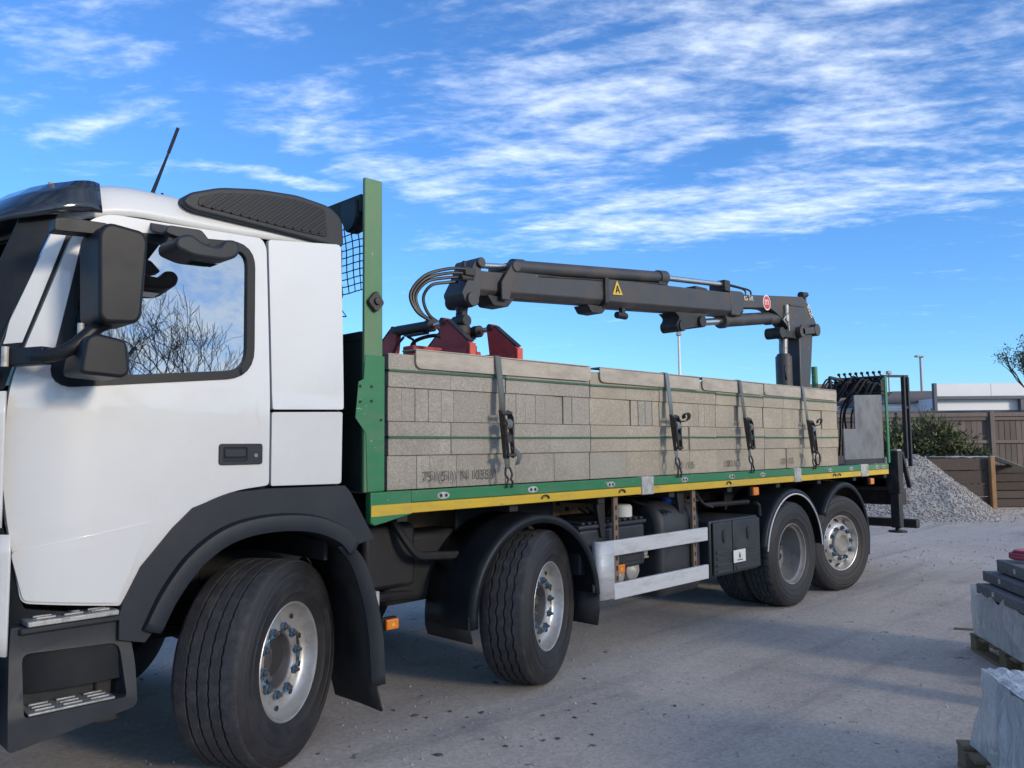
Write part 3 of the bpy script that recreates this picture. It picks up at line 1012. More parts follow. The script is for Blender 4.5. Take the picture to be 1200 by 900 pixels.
# bare trees, and an unseen hedge added to shade the yard, on the near side: the door and window glass mirror them, and they break up the low sun
t = thing('hedge', 'unseen tall dense hedge opposite the lorry, added to shade the yard and lower lorry', 'hedge', (6, -26, 0))
b = B()
for i in range(34):
    x = -26 + i * 2.0
    hh = 3.5 + .35 * noise.noise(Vector((x * .35, 0, 0))) + (0.55 if x < 10 else 0)
    b.box(x, x + 2.02, -26.6, -25.6, 0, hh - .5)
b.build('shade_hedge_core', 'hedge', t)
b = B()
for i in range(68):
    x = -26 + i * 1.0
    hh = 3.5 + .35 * noise.noise(Vector((x * .35, 0, 0))) + (0.55 if x < 10 else 0)
    leaf_cloud(b, (x, -26.0, hh * .5), (.9, 1.0, hh * .52), 170, .22, rs, shell=.25)
b.build('foliage', 'hedge', t, fix=False, smooth=180)
for k, (x, y, h) in enumerate(((3.6, -22.5, 2.9), (8.4, -23.0, 3.0), (-1.5, -24, 2.8), (-6, -23, 2.6), (17, -24.5, 2.4))):
    t = thing('bare_tree', ('third', 'fourth', 'second', 'first', 'fifth')[k] + ' bare winter tree along the added hedge opposite the lorry, counted from its cab end', 'tree', (x, y, 0), group='bare trees opposite the lorry')
    b = B()
    tips = []
    branches(b, Vector((x, y, 0)), Vector((rs.uniform(-.1, .1), 0, 1)), 2.1, .16, 0, rs, tips)
    b.build('trunk', 'bark', t, fix=False)
    b = B()
    for j in range(5):
        a = j * 1.26 + k
        branches(b, Vector((x, y, 2.0)), Vector((math.cos(a) * .55, math.sin(a) * .55, .8)).normalized(), h * .84, .075, 6, rs, tips, up_=.20, spread=.80, minr=.006)
    b.build('limbs', 'bark', t, fix=False)


# ------------------------------------------------------------------ goods on pallets at the right
def pallet(name, label, origin, e1, L_, W_, group):
    """origin = near ground corner, e1 = direction of the long side; e2 to its right"""
    e1 = Vector((e1[0], e1[1], 0)).normalized()
    e2 = Vector((-e1.y, e1.x, 0))
    O = Vector((origin[0], origin[1], 0))
    t = thing(name, label, 'pallet', O + e1 * L_ / 2 + e2 * W_ / 2, group)

    def bx(b, a0, a1, c0, c1, z0, z1):
        P = [O + e1 * a + e2 * c + Vector((0, 0, z)) for z in (z0, z1) for a, c in ((a0, c0), (a1, c0), (a1, c1), (a0, c1))]
        b.add(P, [(0, 3, 2, 1), (4, 5, 6, 7), (0, 1, 5, 4), (1, 2, 6, 5), (2, 3, 7, 6), (3, 0, 4, 7)])
    for c in (0, W_ / 2 - .05, W_ - .1):
        part('bearer', 'wood', t, lambda b: bx(b, 0.002, L_ - .002, c, c + .1, 0.0, .022), bevel=.003)
        for a in (0, L_ / 2 - .06, L_ - .12):
            part('block', 'wood', t, lambda b: bx(b, a + .003, a + .117, c + .003, c + .097, .023, .105), bevel=.003)
    n = 7
    for k in range(n):
        a = k * (L_ - .1) / (n - 1)
        part('deck_board', 'wood', t, lambda b: bx(b, a, a + .1, 0, W_, .107, .127), bevel=.003)
    return t, bx, O, e1, e2


t, bx, O, e1, e2 = pallet('pallet', 'wooden pallet under the plastic-wrapped setts and dark kerb slabs', (4.89, -1.71), (-.82, -.57), 1.2, 1.0, 'pallets at the right edge')
t = thing('wrapped_setts', 'plastic-wrapped packs of grey paving setts standing on the farther pallet', 'paving pack', O + e1 * .5 + e2 * .4 + Vector((0, 0, .13)))
first = None
for i in range(3):
    for j in range(2):
        for k in range(6):
            a, c, z = .05 + i * .32, .04 + j * .24, .130 + k * .05
            ja, jc = random.uniform(0, .012), random.uniform(0, .012)
            part('sett', 'slab' if j == 0 else 'kerb', t, lambda b: bx(b, a + ja, a + ja + .29, c + jc, c + jc + .22, z, z + .047), bevel=.004)


def wrap(name, t, O, e1, e2, a0, a1, c0, c1, z0, z1, amp=.018, top=True, seed=0, lip=.03, flare=0.0):
    b = B()
    ring = []
    n = 40
    per = [(a0, c0), (a1, c0), (a1, c1), (a0, c1)]
    base = []
    for i in range(4):
        p, q = per[i], per[(i + 1) % 4]
        for k in range(n // 4):
            u = k / (n // 4)
            base.append((p[0] + (q[0] - p[0]) * u, p[1] + (q[1] - p[1]) * u))
    rows = []
    nz = 14
    cx, cy = (a0 + a1) / 2, (c0 + c1) / 2
    for r_ in range(nz + 1):
        z = z0 + (z1 - z0) * r_ / nz
        row = []
        for i, (a, c) in enumerate(base):
            w = noise.noise(Vector((a * 14 + seed, c * 14, z * 5))) * amp + noise.noise(Vector((a * 40, c * 40 + seed, z * 12))) * amp * .4
            k = 1 + w / .3 + flare * (1 - r_ / nz) ** 1.5
            zz = z + (lip * noise.noise(Vector((a * 9, c * 9, seed))) if r_ == nz else 0)
            row.append(O + e1 * (cx + (a - cx) * k) + e2 * (cy + (c - cy) * k) + Vector((0, 0, zz)))
        rows.append(row)
    if top:
        for s_ in (.7, .35, .02):
            rows.append([O + e1 * (cx + (a - cx) * s_) + e2 * (cy + (c - cy) * s_) + Vector((0, 0, z1 + .02 * noise.noise(Vector((a * 12 * s_, c * 12, seed))))) for a, c in base])
    b.grid(rows, close=True)
    return b.build(name, 'film', t, smooth=70, fix=False)


wrap('plastic_wrap', t, O, e1, e2, .03, 1.02, .02, .52, .128, .455, top=False, seed=3, lip=.11)
zz = .455
for k, (a, c, h) in enumerate(((.13, .02, .085), (.07, .09, .085), (.16, .16, .10))):
    t = thing('kerb_slab', ('lowest dark grey kerb slab resting on the wrapped setts', 'middle dark grey kerb slab, set a little forward in its stack', 'topmost dark grey kerb slab carrying the red hose coil')[k], 'kerb slab', O + e1 * (a + .45) + e2 * (c + .2) + Vector((0, 0, zz)), group='dark kerb slabs stacked on the farther pallet')
    part('slab', 'kerb', t, lambda b: bx(b, a, a + .93, c, c + .36, zz, zz + h - .012), bevel=.006)
    part('paper_tag', 'whiteplastic', t, lambda b: bx(b, a + .30, a + .335, c - .003, c - .0005, zz + .025, zz + .060))
    zz += h
t = thing('hose_coil', 'coiled dark red hose lying on the topmost kerb slab', 'hose', O + e1 * .30 + e2 * .38 + Vector((0, 0, zz)))
b = B()
pts = []
for i in range(97):
    a = 2 * math.pi * i / 32
    rr = .17 + .012 * math.sin(a * 1.3) - .018 * (i // 32)
    pts.append(O + e1 * (.30 + rr * .85 * math.cos(a)) + e2 * (.38 + rr * math.sin(a)) + Vector((0, 0, zz + .010 + .019 * (i / 32))))
b.tube(pts, .014, 8)
b.build('hose', 'pinkhose', t, fix=False)

t, bx, O, e1, e2 = pallet('pallet', 'wooden pallet nearest the camera under the wrapped upright slabs', (2.335, -2.36), (-.84, -.54), 1.2, 1.0, 'pallets at the right edge')
t = thing('wrapped_slabs', 'upright pale paving slabs wrapped in grey plastic on the nearest pallet', 'paving pack', O + e1 * .6 + e2 * .4 + Vector((0, 0, .13)))
cc = .125
for k in range(13):
    w = random.uniform(.048, .058)
    a = .17 + random.uniform(-.015, .015)
    h = .49 + random.uniform(-.012, .01)
    part('slab', 'slab', t, lambda b: bx(b, a, a + .88, cc, cc + w - .006, .129, h), bevel=.012, seg=3)
    cc += w
w_ = wrap('plastic_wrap', t, O, e1, e2, .135, 1.07, .095, cc + .02, .130, .505, top=False, seed=9, amp=.020, lip=.02, flare=.13)
b = B()
rows = []
for j in range(41):
    c = .093 + (cc - .075) * j / 40
    rows.append([O + e1 * (.133 + .94 * i / 20) + e2 * c + Vector((0, 0, .502 + (.010 + .016 * abs(noise.noise(Vector((c * 9, 2, 7))))) * abs(math.sin((c - .05) / .053 * math.pi + .5 * noise.noise(Vector((i * .15, c * 5, 1))))) + .016 * noise.noise(Vector((i * .5, c * 20, 4))))) for i in range(21)])
b.grid(rows)
b.build('plastic_wrap', 'film', t, fix=False, smooth=60)
q0 = yd(4.95, 3.17)
t = thing('paper_sack', 'white paper sack standing between the two pallets at the right edge', 'sack', q0)
b = B()
rows = []
for k in range(9):
    z = .002 + .36 * k / 8
    rr = 1 - .12 * (k / 8) ** 3
    rows.append([q0 + FH * (.07 * rr * math.copysign(abs(math.cos(q * .3927)) ** .5, math.cos(q * .3927))) + RH * (.12 * math.copysign(abs(math.sin(q * .3927)) ** .5, math.sin(q * .3927))) + Vector((0, 0, z + .008 * noise.noise(Vector((k, q * .7, 1)))))
                 for q in range(16)])
rows.append([q0 + Vector((0, 0, .365))] * 16)
b.grid(rows, close=True)
b.build('sack_body', 'whiteplastic', t, smooth=60)
t = thing('scrap_lath', 'thin dark strip of scrap lying on the concrete beside the farther pallet', 'scrap', yd(6.6, 3.6))
part('lath', 'wood', t, lambda b: b.bar(yd(7.15, 3.78, .008), yd(7.0, 4.2, .008), .03, .012), bevel=.003)

# ------------------------------------------------------------------ the lorry
lorry = thing('flatbed_lorry', 'white-cabbed four-axle flatbed lorry with green and yellow bed rail', 'lorry', (3.4, 1.25, 0))


def ycab(x, z):
    y = 0.0
    if z > 1.84:
        y += .06 * ((z - 1.84) / .86) ** 1.1
    elif z < 1.30:
        y += .012 * ((1.30 - z) / .3)
    if x < -.95:
        d = -.95 - x
        y += .62 - math.sqrt(max(.62 ** 2 - d * d, .04))
    # pressed waist line
    y += -.010 * math.exp(-((z - 1.805) / .014) ** 2)
    return y


door_out = fillet([(-1.205, .985), (-1.262, 1.32), (-1.282, 1.5), (-1.272, 1.87), (-1.215, 2.06), (-1.052, 2.56), (-.94, 2.665), (-.165, 2.685), (-.14, 2.64),
                   (-.14, 1.425), (-.34, 1.405), (-.55, 1.325), (-.74, 1.105), (-.835, .93)], [.03, .05, .05, .1, .1, .06, .08, .03, .03, .02, .1, .1, .1, .01], 4)
win = fillet([(-1.115, 1.90), (-.985, 2.555), (-.235, 2.62), (-.255, 1.985)], [.07, .07, .10, .12], 6)


def grow(poly, k):
    n = len(poly)
    res = []
    for i in range(n):
        p0, p1, p2 = Vector(poly[i - 1]), Vector(poly[i]), Vector(poly[(i + 1) % n])
        a, b_ = (p1 - p0), (p2 - p1)
        if a.length < 1e-7 or b_.length < 1e-7:
            res.append(tuple(p1))
            continue
        n1 = Vector((a.y, -a.x)).normalized()
        n2 = Vector((b_.y, -b_.x)).normalized()
        nn = (n1 + n2)
        nn = nn.normalized() / max(.4, math.cos(n1.angle(n2) / 2)) if nn.length > 1e-5 else n1
        res.append((p1.x + nn.x * k, p1.y + nn.y * k))
    return res


area = sum(win[i - 1][0] * win[i][1] - win[i][0] * win[i - 1][1] for i in range(len(win)))
sg = 1 if area > 0 else -1
for mir in (False, True):
    door = panel('door', 'white', lorry, door_out, [grow(win, .008 * sg)], ycab, 0, .035, .07, .007, mir)
    panel('window_seal', 'blackplastic', door, grow(win, .030 * sg), [grow(win, -.012 * sg)], ycab, -.006, .030, .08, .004, mir)
    panel('window_pane', 'glass', door, grow(win, -.008 * sg), [], ycab, .012, .004, .12, .0, mir)
    if not mir:
        panel('door_skirt', 'white', door, fillet([(-1.20, .995), (-1.25, 1.20), (-1.15, 1.215), (-.72, 1.285), (-.78, 1.13), (-.85, .945)], [.02, .03, .02, .03, .05, .01], 4), [], ycab, -.010, .012, .08, .007)
        hnd = panel('door_handle', 'plastic', door, fillet([(-.405, 1.53), (-.405, 1.632), (-.18, 1.632), (-.18, 1.53)], .015, 3), [fillet([(-.385, 1.545), (-.385, 1.615), (-.262, 1.615), (-.262, 1.545)], .01, 2)], ycab, -.008, .012, .1, .003)
        panel('handle_recess', 'blackplastic', door, [(-.390, 1.538), (-.390, 1.622), (-.257, 1.622), (-.257, 1.538)], [], ycab, -.003, .002, .2, 0)
        part('handle_grip', 'plastic', door, lambda b: b.box(-.378, -.268, -.010, .002, 1.565, 1.608), bevel=.006)
        part('lock', 'chrome', door, lambda b: b.cyl((-.217, -.012, 1.574), (-.217, 0, 1.574), .010, n=12))
    # rear corner of the cab
    panel('corner_panel', 'white', lorry, fillet([(-.128, 1.803), (-.128, 2.686), (.315, 2.735), (.297, 1.813)], [.01, .02, .03, .02], 3), [], ycab, 0, .03, .09, .006, mir)
    panel('corner_panel', 'white', lorry, fillet([(-.128, 1.42), (-.128, 1.79), (.290, 1.80), (.285, 1.415)], [.01, .01, .02, .02], 3), [], ycab, 0, .03, .09, .006, mir)
    # windscreen pillar
    panel('pillar', 'white', lorry, [(-1.305, 2.05), (-1.122, 2.575), (-1.068, 2.575), (-1.228, 2.06)], [], lambda x, z: ycab(x, z) + .012, 0, .03, .06, .006, mir)
    panel('pillar_edge', 'blackplastic', lorry, [(-1.40, 2.0), (-1.40, 2.1), (-1.23, 2.64), (-1.112, 2.64), (-1.298, 2.04), (-1.30, 2.0)], [], lambda x, z: ycab(x, z) + .018, 0, .02, .06, 0, mir)
    panel('door_gap', 'blackplastic', lorry, [(-1.27, 2.02), (-1.09, 2.58), (-1.00, 2.60), (-1.15, 2.02)], [], lambda x, z: ycab(x, z) + .034, 0, .008, .06, 0, mir)
    # wheel arch
    panel('wheel_arch', 'plastic', lorry, [(-.845, .79), (-.845, .905), (-.755, 1.09), (-.62, 1.25), (-.53, 1.335), (-.345, 1.398), (-.15, 1.408), (.30, 1.405), (.335, 1.37), (.49, 1.11), (.34, 1.075), (.27, 1.16), (.10, 1.225), (-.12, 1.245), (-.33, 1.215), (-.50, 1.12), (-.62, .97), (-.70, .80), (-.735, .76)],
          [], lambda x, z: -.012, 0, .06, .09, .012, mir)
    # inner flare lip
    b = B()
    lip = catmull([(-.70, -.03, .80), (-.62, -.035, .955), (-.50, -.038, 1.10), (-.335, -.04, 1.195), (-.12, -.04, 1.225), (.10, -.04, 1.205), (.262, -.038, 1.14), (.345, -.035, 1.06)], 5)
    rows = []
    for k, p in enumerate(lip):
        q = Vector((p.x + .02, 0, p.z - .55)).normalized()
        rows.append([(p.x + q.x * o, (p.y + yy) if not mir else 2.5 - p.y - yy, p.z + q.z * o) for o, yy in ((.055, .03), (.045, -.004), (.0, -.012), (-.028, 0), (-.028, .30))])
    b.grid(rows)
    b.build('arch_lip', 'plastic', lorry, smooth=50, solid=.006)
# cab body behind the panels
b = B()
prof = [(.115, 2.672), (.118, 2.71), (.135, 2.765), (.18, 2.815), (.28, 2.85), (.5, 2.875), (.9, 2.89), (1.25, 2.893)]
prof = prof + [(2.5 - y, z) for y, z in reversed(prof[:-1])]
rows = []
for i in range(25):
    x = .318 - i * (.318 + 1.17) / 24
    k = max(0, (-.72 - x)) / .62
    dz = .30 * k * k + (0.02 if i == 0 else 0)
    tilt = (.03 * (.32 - x) if x > -.3 else .03 * .62)
    rows.append([(x, y + (.17 * max(0, (-1.0 - x)) * (1 if y < 1.25 else -1)), z + .047 - tilt * 1.5 - dz * (1 if z > 2.7 else .9)) for y, z in prof])
b.grid(rows)
b.build('cab_roof', 'white', lorry, smooth=60, solid=.012)
part('cab_rear_wall', 'interior', lorry, lambda b: b.box(.262, .285, .13, 2.37, 1.0, 2.72))
part('cab_lining', 'interior', lorry, lambda b: (b.box(-1.12, .26, .06, 2.44, 1.40, 1.42), b.box(-.85, .26, .16, 2.34, 2.60, 2.63), b.box(-.10, .26, .16, .175, 1.42, 2.6), b.box(-.10, .26, 2.325, 2.34, 1.42, 2.6)))
part('arch_filler', 'flap', lorry, lambda b: (b.box(-.90, -.80, .10, .50, .42, 1.0), b.box(-.95, -.2, .62, .70, .80, 1.2)), bevel=.01)
part('dashboard', 'interior', lorry, lambda b: b.prism([(-1.33, 1.42), (-1.33, 1.86), (-1.2, 1.90), (-.95, 1.82), (-.85, 1.60), (-.95, 1.42)], .22, 2.28), bevel=.03)
for y in (.42, 1.62):
    seat = part('seat', 'interior', lorry, lambda b: (b.box(-.62, -.10, y, y + .5, 1.44, 1.70), b.prism([(-.20, 1.70), (-.02, 2.32), (.08, 2.32), (-.02, 1.70)], y, y + .5)), bevel=.05, seg=3)
    part('headrest', 'interior', seat, lambda b: b.box(-.01, .08, y + .11, y + .39, 2.33, 2.52), bevel=.03, seg=3)
b = B()
ringp = [(-.72 + .10 * math.sin(a_ * .3927), 1.87 + .2 * math.cos(a_ * .3927), 1.86 + .17 * math.sin(a_ * .3927)) for a_ in range(17)]
b.tube(ringp, .014, 8)
b.tube([(-.72, 1.87, 1.86), (-.95, 1.87, 1.70)], .03, 8)
b.build('steering_wheel', 'interior', lorry)


def xfront(y, z):
    w = (y - 1.25) / 1.25
    x = -1.50 + .22 * abs(w) ** 3.2
    if z > 1.88:
        x += (z - 1.88) * .30 + .0
    return x


def fgrid(name, mat, parent, z0, z1, y0, y1, off=0.0, n=24, nz=6, solid=.012, **kw):
    b = B()
    rows = []
    for i in range(nz + 1):
        z = z0 + (z1 - z0) * i / nz
        rows.append([(xfront(y0 + (y1 - y0) * j / n, z) + off, y0 + (y1 - y0) * j / n, z) for j in range(n + 1)])
    b.grid(rows)
    return b.build(name, mat, parent, solid=solid, smooth=50, **kw)


ws = fgrid('windscreen', 'screen', lorry, 1.92, 2.62, .13, 2.37, .0, solid=.006)
fgrid('windscreen_border', 'blackplastic', ws, 1.86, 1.94, .09, 2.41, -.010)
for y0, y1 in ((.122, .19), (2.31, 2.378)):
    fgrid('windscreen_border', 'blackplastic', ws, 1.93, 2.60, y0, y1, -.006)
fgrid('windscreen_header', 'blackplastic', ws, 2.55, 2.76, .10, 2.40, -.008)
b = B()
b.tube(catmull([(-1.46, .9, 1.93), (-1.44, .55, 2.05), (-1.36, .32, 2.3)], 5), .008, 6)
b.tube(catmull([(-1.46, 1.7, 1.93), (-1.46, 1.3, 2.05), (-1.42, .95, 2.3)], 5), .008, 6)
b.build('wiper', 'blackplastic', lorry)
fgrid('front_panel', 'white', lorry, 1.30, 1.85, .03, 2.47, .0)
fgrid('grille', 'blackplastic', lorry, .92, 1.60, .42, 2.08, -.03)
for k in range(7):
    z = .96 + k * .09
    fgrid('grille_slat', 'plastic', lorry, z, z + .045, .46, 2.04, -.055, nz=1, solid=.02)
fgrid('front_bumper', 'white', lorry, .79, 1.27, .02, 2.48, .028)
lb = fgrid('lower_bumper', 'plastic', lorry, .34, .775, .02, 2.48, -.02)
for y in (.2, 1.85):
    fgrid('headlight', 'screen', lorry, .86, 1.10, y, y + .42, -.03)
# dark corner strip between door and front
panel('corner_trim', 'blackplastic', lorry, fillet([(-1.232, .62), (-1.246, .99), (-1.276, 1.29), (-1.268, 1.30), (-1.205, 1.0), (-1.19, .96), (-.86, .90), (-.80, .62)], .01, 2), [], lambda x, z: .025 + ycab(x, 1.4), 0, .04, .1, .004)
panel('corner_trim', 'blackplastic', lorry, fillet([(-1.36, 1.86), (-1.345, 1.99), (-1.315, 2.045), (-1.235, 2.06), (-1.285, 1.86)], .01, 2), [], lambda x, z: ycab(x, z) + .004, 0, .03, .06, .004)
# sticker on the bumper end
part('bumper_sticker', 'lettering', lorry, lambda b: b.box(-1.228, -1.212, .006, .010, .60, .70))
# entry steps
for (z, d0, d1, nm) in ((.905, -.025, .10, 'upper'), (.555, -.045, .135, 'lower')):
    if nm == 'upper':
        st_ = part('step_well', 'plastic', lorry, lambda b: b.box(-1.222, -.835, d0 + .012, .22, z - .035, z - .008), bevel=.008)
    else:
        st_ = panel('step_well', 'plastic', lorry, fillet([(-1.258, .425), (-1.262, .56), (-1.250, .90), (-.845, .875), (-.790, .80), (-.772, .70), (-.768, .50)], [.02, .03, .01, .02, .04, .05, .03], 4),
                    [fillet([(-1.205, .548), (-1.208, .79), (-.835, .775), (-.812, .548)], [.02, .03, .04, .02], 3)], lambda x, zz: -.032 + (.05 if zz > .80 else (.05 * max(0, (zz - .55) / .25) if zz > .55 else 0)), 0, .24, .05, .010)
        part('step_back', 'plastic', st_, lambda b: b.box(-1.23, -.79, .118, .133, .50, .84))
        part('step_floor', 'plastic', st_, lambda b: b.box(-1.24, -.785, -.025, .116, .50, .549), bevel=.004)
    tr = part('tread', 'tread_metal', st_, lambda b: b.box(-1.20, -.85, d0, d1, z - .006, z + .016) if nm == 'upper' else b.box(-1.19, -.86, d0 + .012, d1 - .02, .5505, .562), bevel=.004)
    zt = z + .016 if nm == 'upper' else .562
    for i in range(3):
        for j in range(2 if nm == 'upper' else 3):
            xx = -1.165 + i * .105
            yy = d0 + .025 + j * .045
            dd = part('tread_ridge', 'tread_metal', st_, lambda b: b.box(xx, xx + .075, yy, yy + .016, zt + .0005, zt + .010), bevel=.003)
# sun visor
b = B()
rows = []
for i, (dz, do) in enumerate(((0, .14), (.06, .10), (.13, .035), (.19, -.04))):
    row = []
    path = [(-.945, .075), (-1.00, .070), (-1.06, .068), (-1.12, .072), (-1.18, .085), (-1.24, .115), (-1.30, .17), (-1.35, .26), (-1.40, .42), (-1.44, .7), (-1.465, 1.0), (-1.47, 1.25)]
    path = path + [(x, 2.5 - y) for x, y in reversed(path[:-1])]
    for x, y in path:
        k = min(1, max(0, (-.95 - x) / .3))
        ctr = 1 if y < 1.25 else -1
        zz = 2.625 + dz * (1 - .25 * (1 - k)) + .035 * (1 - k) - (.14 * max(0, (-1.02 - x)) if True else 0)
        row.append((x - do * (k * .9) + .14 * k + (-.0), y - .035 * ctr + (dz * .28) * ctr * (1 - .6 * k), zz))
    rows.append(row)
b.grid(rows)
b.build('sun_visor', 'visor', lorry, smooth=60, solid=.010)
b = B()
b.cyl((-1.12, .16, 2.735), (-1.12, .16, 2.785), .018, .012, 10)
b.build('marker_lamp', 'galv', lorry)
# aerials
b = B()
b.cyl((-.62, .32, 2.845), (-.62, .32, 2.885), .022, .016, 12)
b.cyl((-.62, .32, 2.885), (-.545, .32, 3.11), .010, .006, 8)
b.cyl((-.545, .32, 3.11), (-.50, .32, 3.25), .0085, .0085, 8)
b.build('aerial', 'blackplastic', lorry)
part('aerial', 'blackplastic', lorry, lambda b: b.cyl((-.53, .45, 2.85), (-.52, .45, 2.935), .009, .007, 8))
# roof side deflectors
for mir in (False, True):
    f = (lambda y: 2.5 - y) if mir else (lambda y: y)
    outl = fillet([(-.575, 2.795), (-.54, 2.85), (-.38, 2.912), (-.18, 2.948), (.05, 2.965), (.25, 2.945), (.335, 2.89), (.345, 2.745), (.325, 2.72), (.10, 2.735), (-.30, 2.755), (-.52, 2.765)], .04, 4)
    dfl = part('roof_deflector', 'plastic', lorry, lambda b: b.prism(outl, f(.078), f(.75)), bevel=.035, seg=4, smooth=50)
    ins = [(-.50, 2.795), (-.49, 2.838), (-.37, 2.882), (-.18, 2.918), (.05, 2.935), (.215, 2.92), (.235, 2.765), (.08, 2.765), (-.30, 2.785)]
    panel('deflector_inset', 'blackplastic', dfl, fillet(ins, .02, 2), [], lambda x, z: .073, 0, .01, .1, .003, mir)
    if not mir:
        # slanted louvres clipped to the inset outline
        for k in range(15):
            x0 = -.50 + k * .052
            lo = .0
            p0 = Vector((x0, 2.775 + .0 * k))
            dirv = Vector((.20, .17))
            seg_ = []
            for q in range(41):
                pt = p0 + dirv * (q / 40)
                # point in polygon
                ins_ = False
                n = len(ins)
                for a_ in range(n):
                    (xa, za), (xb, zb) = ins[a_ - 1], ins[a_]
                    if (za > pt.y) != (zb > pt.y) and pt.x < (xb - xa) * (pt.y - za) / (zb - za) + xa:
                        ins_ = not ins_
                if ins_:
                    seg_.append(pt)
            if len(seg_) > 4:
                a_, c_ = seg_[0], seg_[-1]
                part('louvre', 'plastic', dfl, lambda b: b.bar((a_.x, .070, a_.y), (c_.x, .070, c_.y), .010, .012), bevel=.003)
# rear cab gutter
part('cab_rear_trim', 'plastic', lorry, lambda b: b.prism([(.302, 1.40), (.312, 1.80), (.318, 2.72), (.345, 2.72), (.330, 1.80), (.320, 1.40)], .09, .15), bevel=.008)

# mirrors
mh = part('mirror', 'blackplastic', lorry, lambda b: b.prism(fillet([(-1.075, 2.135), (-1.085, 2.475), (-1.05, 2.52), (-.91, 2.505), (-.89, 2.465), (-.91, 2.15), (-.93, 2.12), (-1.05, 2.11)], .03, 4), -.355, -.12), bevel=.032, seg=4, smooth=50)
part('mirror_glass', 'mirrorglass', mh, lambda b: b.box(-.8925, -.889, -.30, -.175, 2.20, 2.42))
mh = part('mirror', 'blackplastic', lorry, lambda b: b.prism(fillet([(-1.135, 1.905), (-1.115, 2.045), (-1.08, 2.07), (-.96, 2.05), (-.945, 1.92), (-.97, 1.895)], .025, 4), -.34, -.12), bevel=.028, seg=4, smooth=50)
part('mirror_glass', 'mirrorglass', mh, lambda b: b.box(-.947, -.944, -.28, -.19, 1.94, 2.01))
b = B()
b.prism(fillet([(-1.215, 2.475), (-1.215, 2.525), (-1.17, 2.535), (-1.02, 2.54), (-.99, 2.52), (-1.03, 2.49), (-1.15, 2.48)], .012, 3), -.25, -.17)
b.bar((-1.15, -.21, 2.52), (-.98, .04, 2.565), .05, .04)
b.bar((-1.03, .02, 2.575), (-.90, .03, 2.582), .03, .05)
ma = b.build('mirror_arm', 'blackplastic', lorry, bevel=.008)
b = B()
b.tube(catmull([(-1.24, -.12, 1.985), (-1.19, -.20, 1.985), (-1.13, -.235, 2.02), (-1.05, -.24, 2.10), (-1.0, -.24, 2.13)], 5), [.03] * 20 + [.03], 8)
b.bar((-1.30, .05, 1.985), (-1.20, -.17, 1.985), .06, .07)
b.build('mirror_arm', 'blackplastic', lorry, bevel=.006)
for p_, q_, r_ in (((-1.315, -.02, 1.945), (-1.315, -.02, 2.025), .014), ((-1.03, -.21, 2.06), (-1.03, -.21, 2.13), .016), ((-1.095, -.21, 2.06), (-1.095, -.21, 2.12), .014)):
    part('mirror_hinge', 'galv', lorry, lambda b: b.cyl(p_, q_, r_, n=12))
b = B()
b.prism(fillet([(-.785, 2.455), (-.78, 2.505), (-.72, 2.53), (-.66, 2.495), (-.585, 2.49), (-.565, 2.53), (-.515, 2.535), (-.492, 2.505), (-.505, 2.46), (-.56, 2.435), (-.70, 2.430)], .025, 4), -.37, -.17)
km = b.build('kerb_mirror', 'plastic', lorry, bevel=.030, seg=4, smooth=50)
part('mirror_glass', 'mirrorglass', km, lambda b: b.box(-.68, -.57, -.31, -.23, 2.426, 2.431))
b = B()
b.prism(fillet([(-.77, 2.58), (-.62, 2.585), (-.57, 2.53), (-.63, 2.51), (-.70, 2.53), (-.78, 2.545)], .015, 3), -.25, -.20)
b.bar((-.70, -.21, 2.565), (-.68, .115, 2.66), .09, .035)
b.build('mirror_bracket', 'plastic', km, bevel=.008)

# ------------------------------------------------------------------ wheels


def tyre_prof(zig=False, w=.315):
    # (radius, y) from outer bead round the tread to the inner bead; y = 0 on the outer sidewall
    pr = [(.292, .040), (.300, .028), (.312, .026), (.330, .016), (.345, .0105), (.349, .0065), (.354, .0075), (.37, .004), (.395, .001), (.398, -.002), (.404, -.002), (.407, .001), (.42, .0), (.435, .001), (.438, -.0015), (.443, -.0005), (.455, .006), (.462, .004), (.468, .009), (.487, .016), (.500, .024), (.507, .034), (.511, .046)]
    gro = [w * q for q in (.27, .42, .575, .725)]
    for gy in gro:
        pr += [(.5145, gy - .007), (.4985, gy - .005), (.4985, gy + .005), (.5145, gy + .007)]
    pr += [(.511, w - .046), (.507, w - .034), (.495, w - .018), (.455, w - .006), (.42, w), (.37, w - .004), (.312, w - .02), (.295, w - .04)]
    return pr


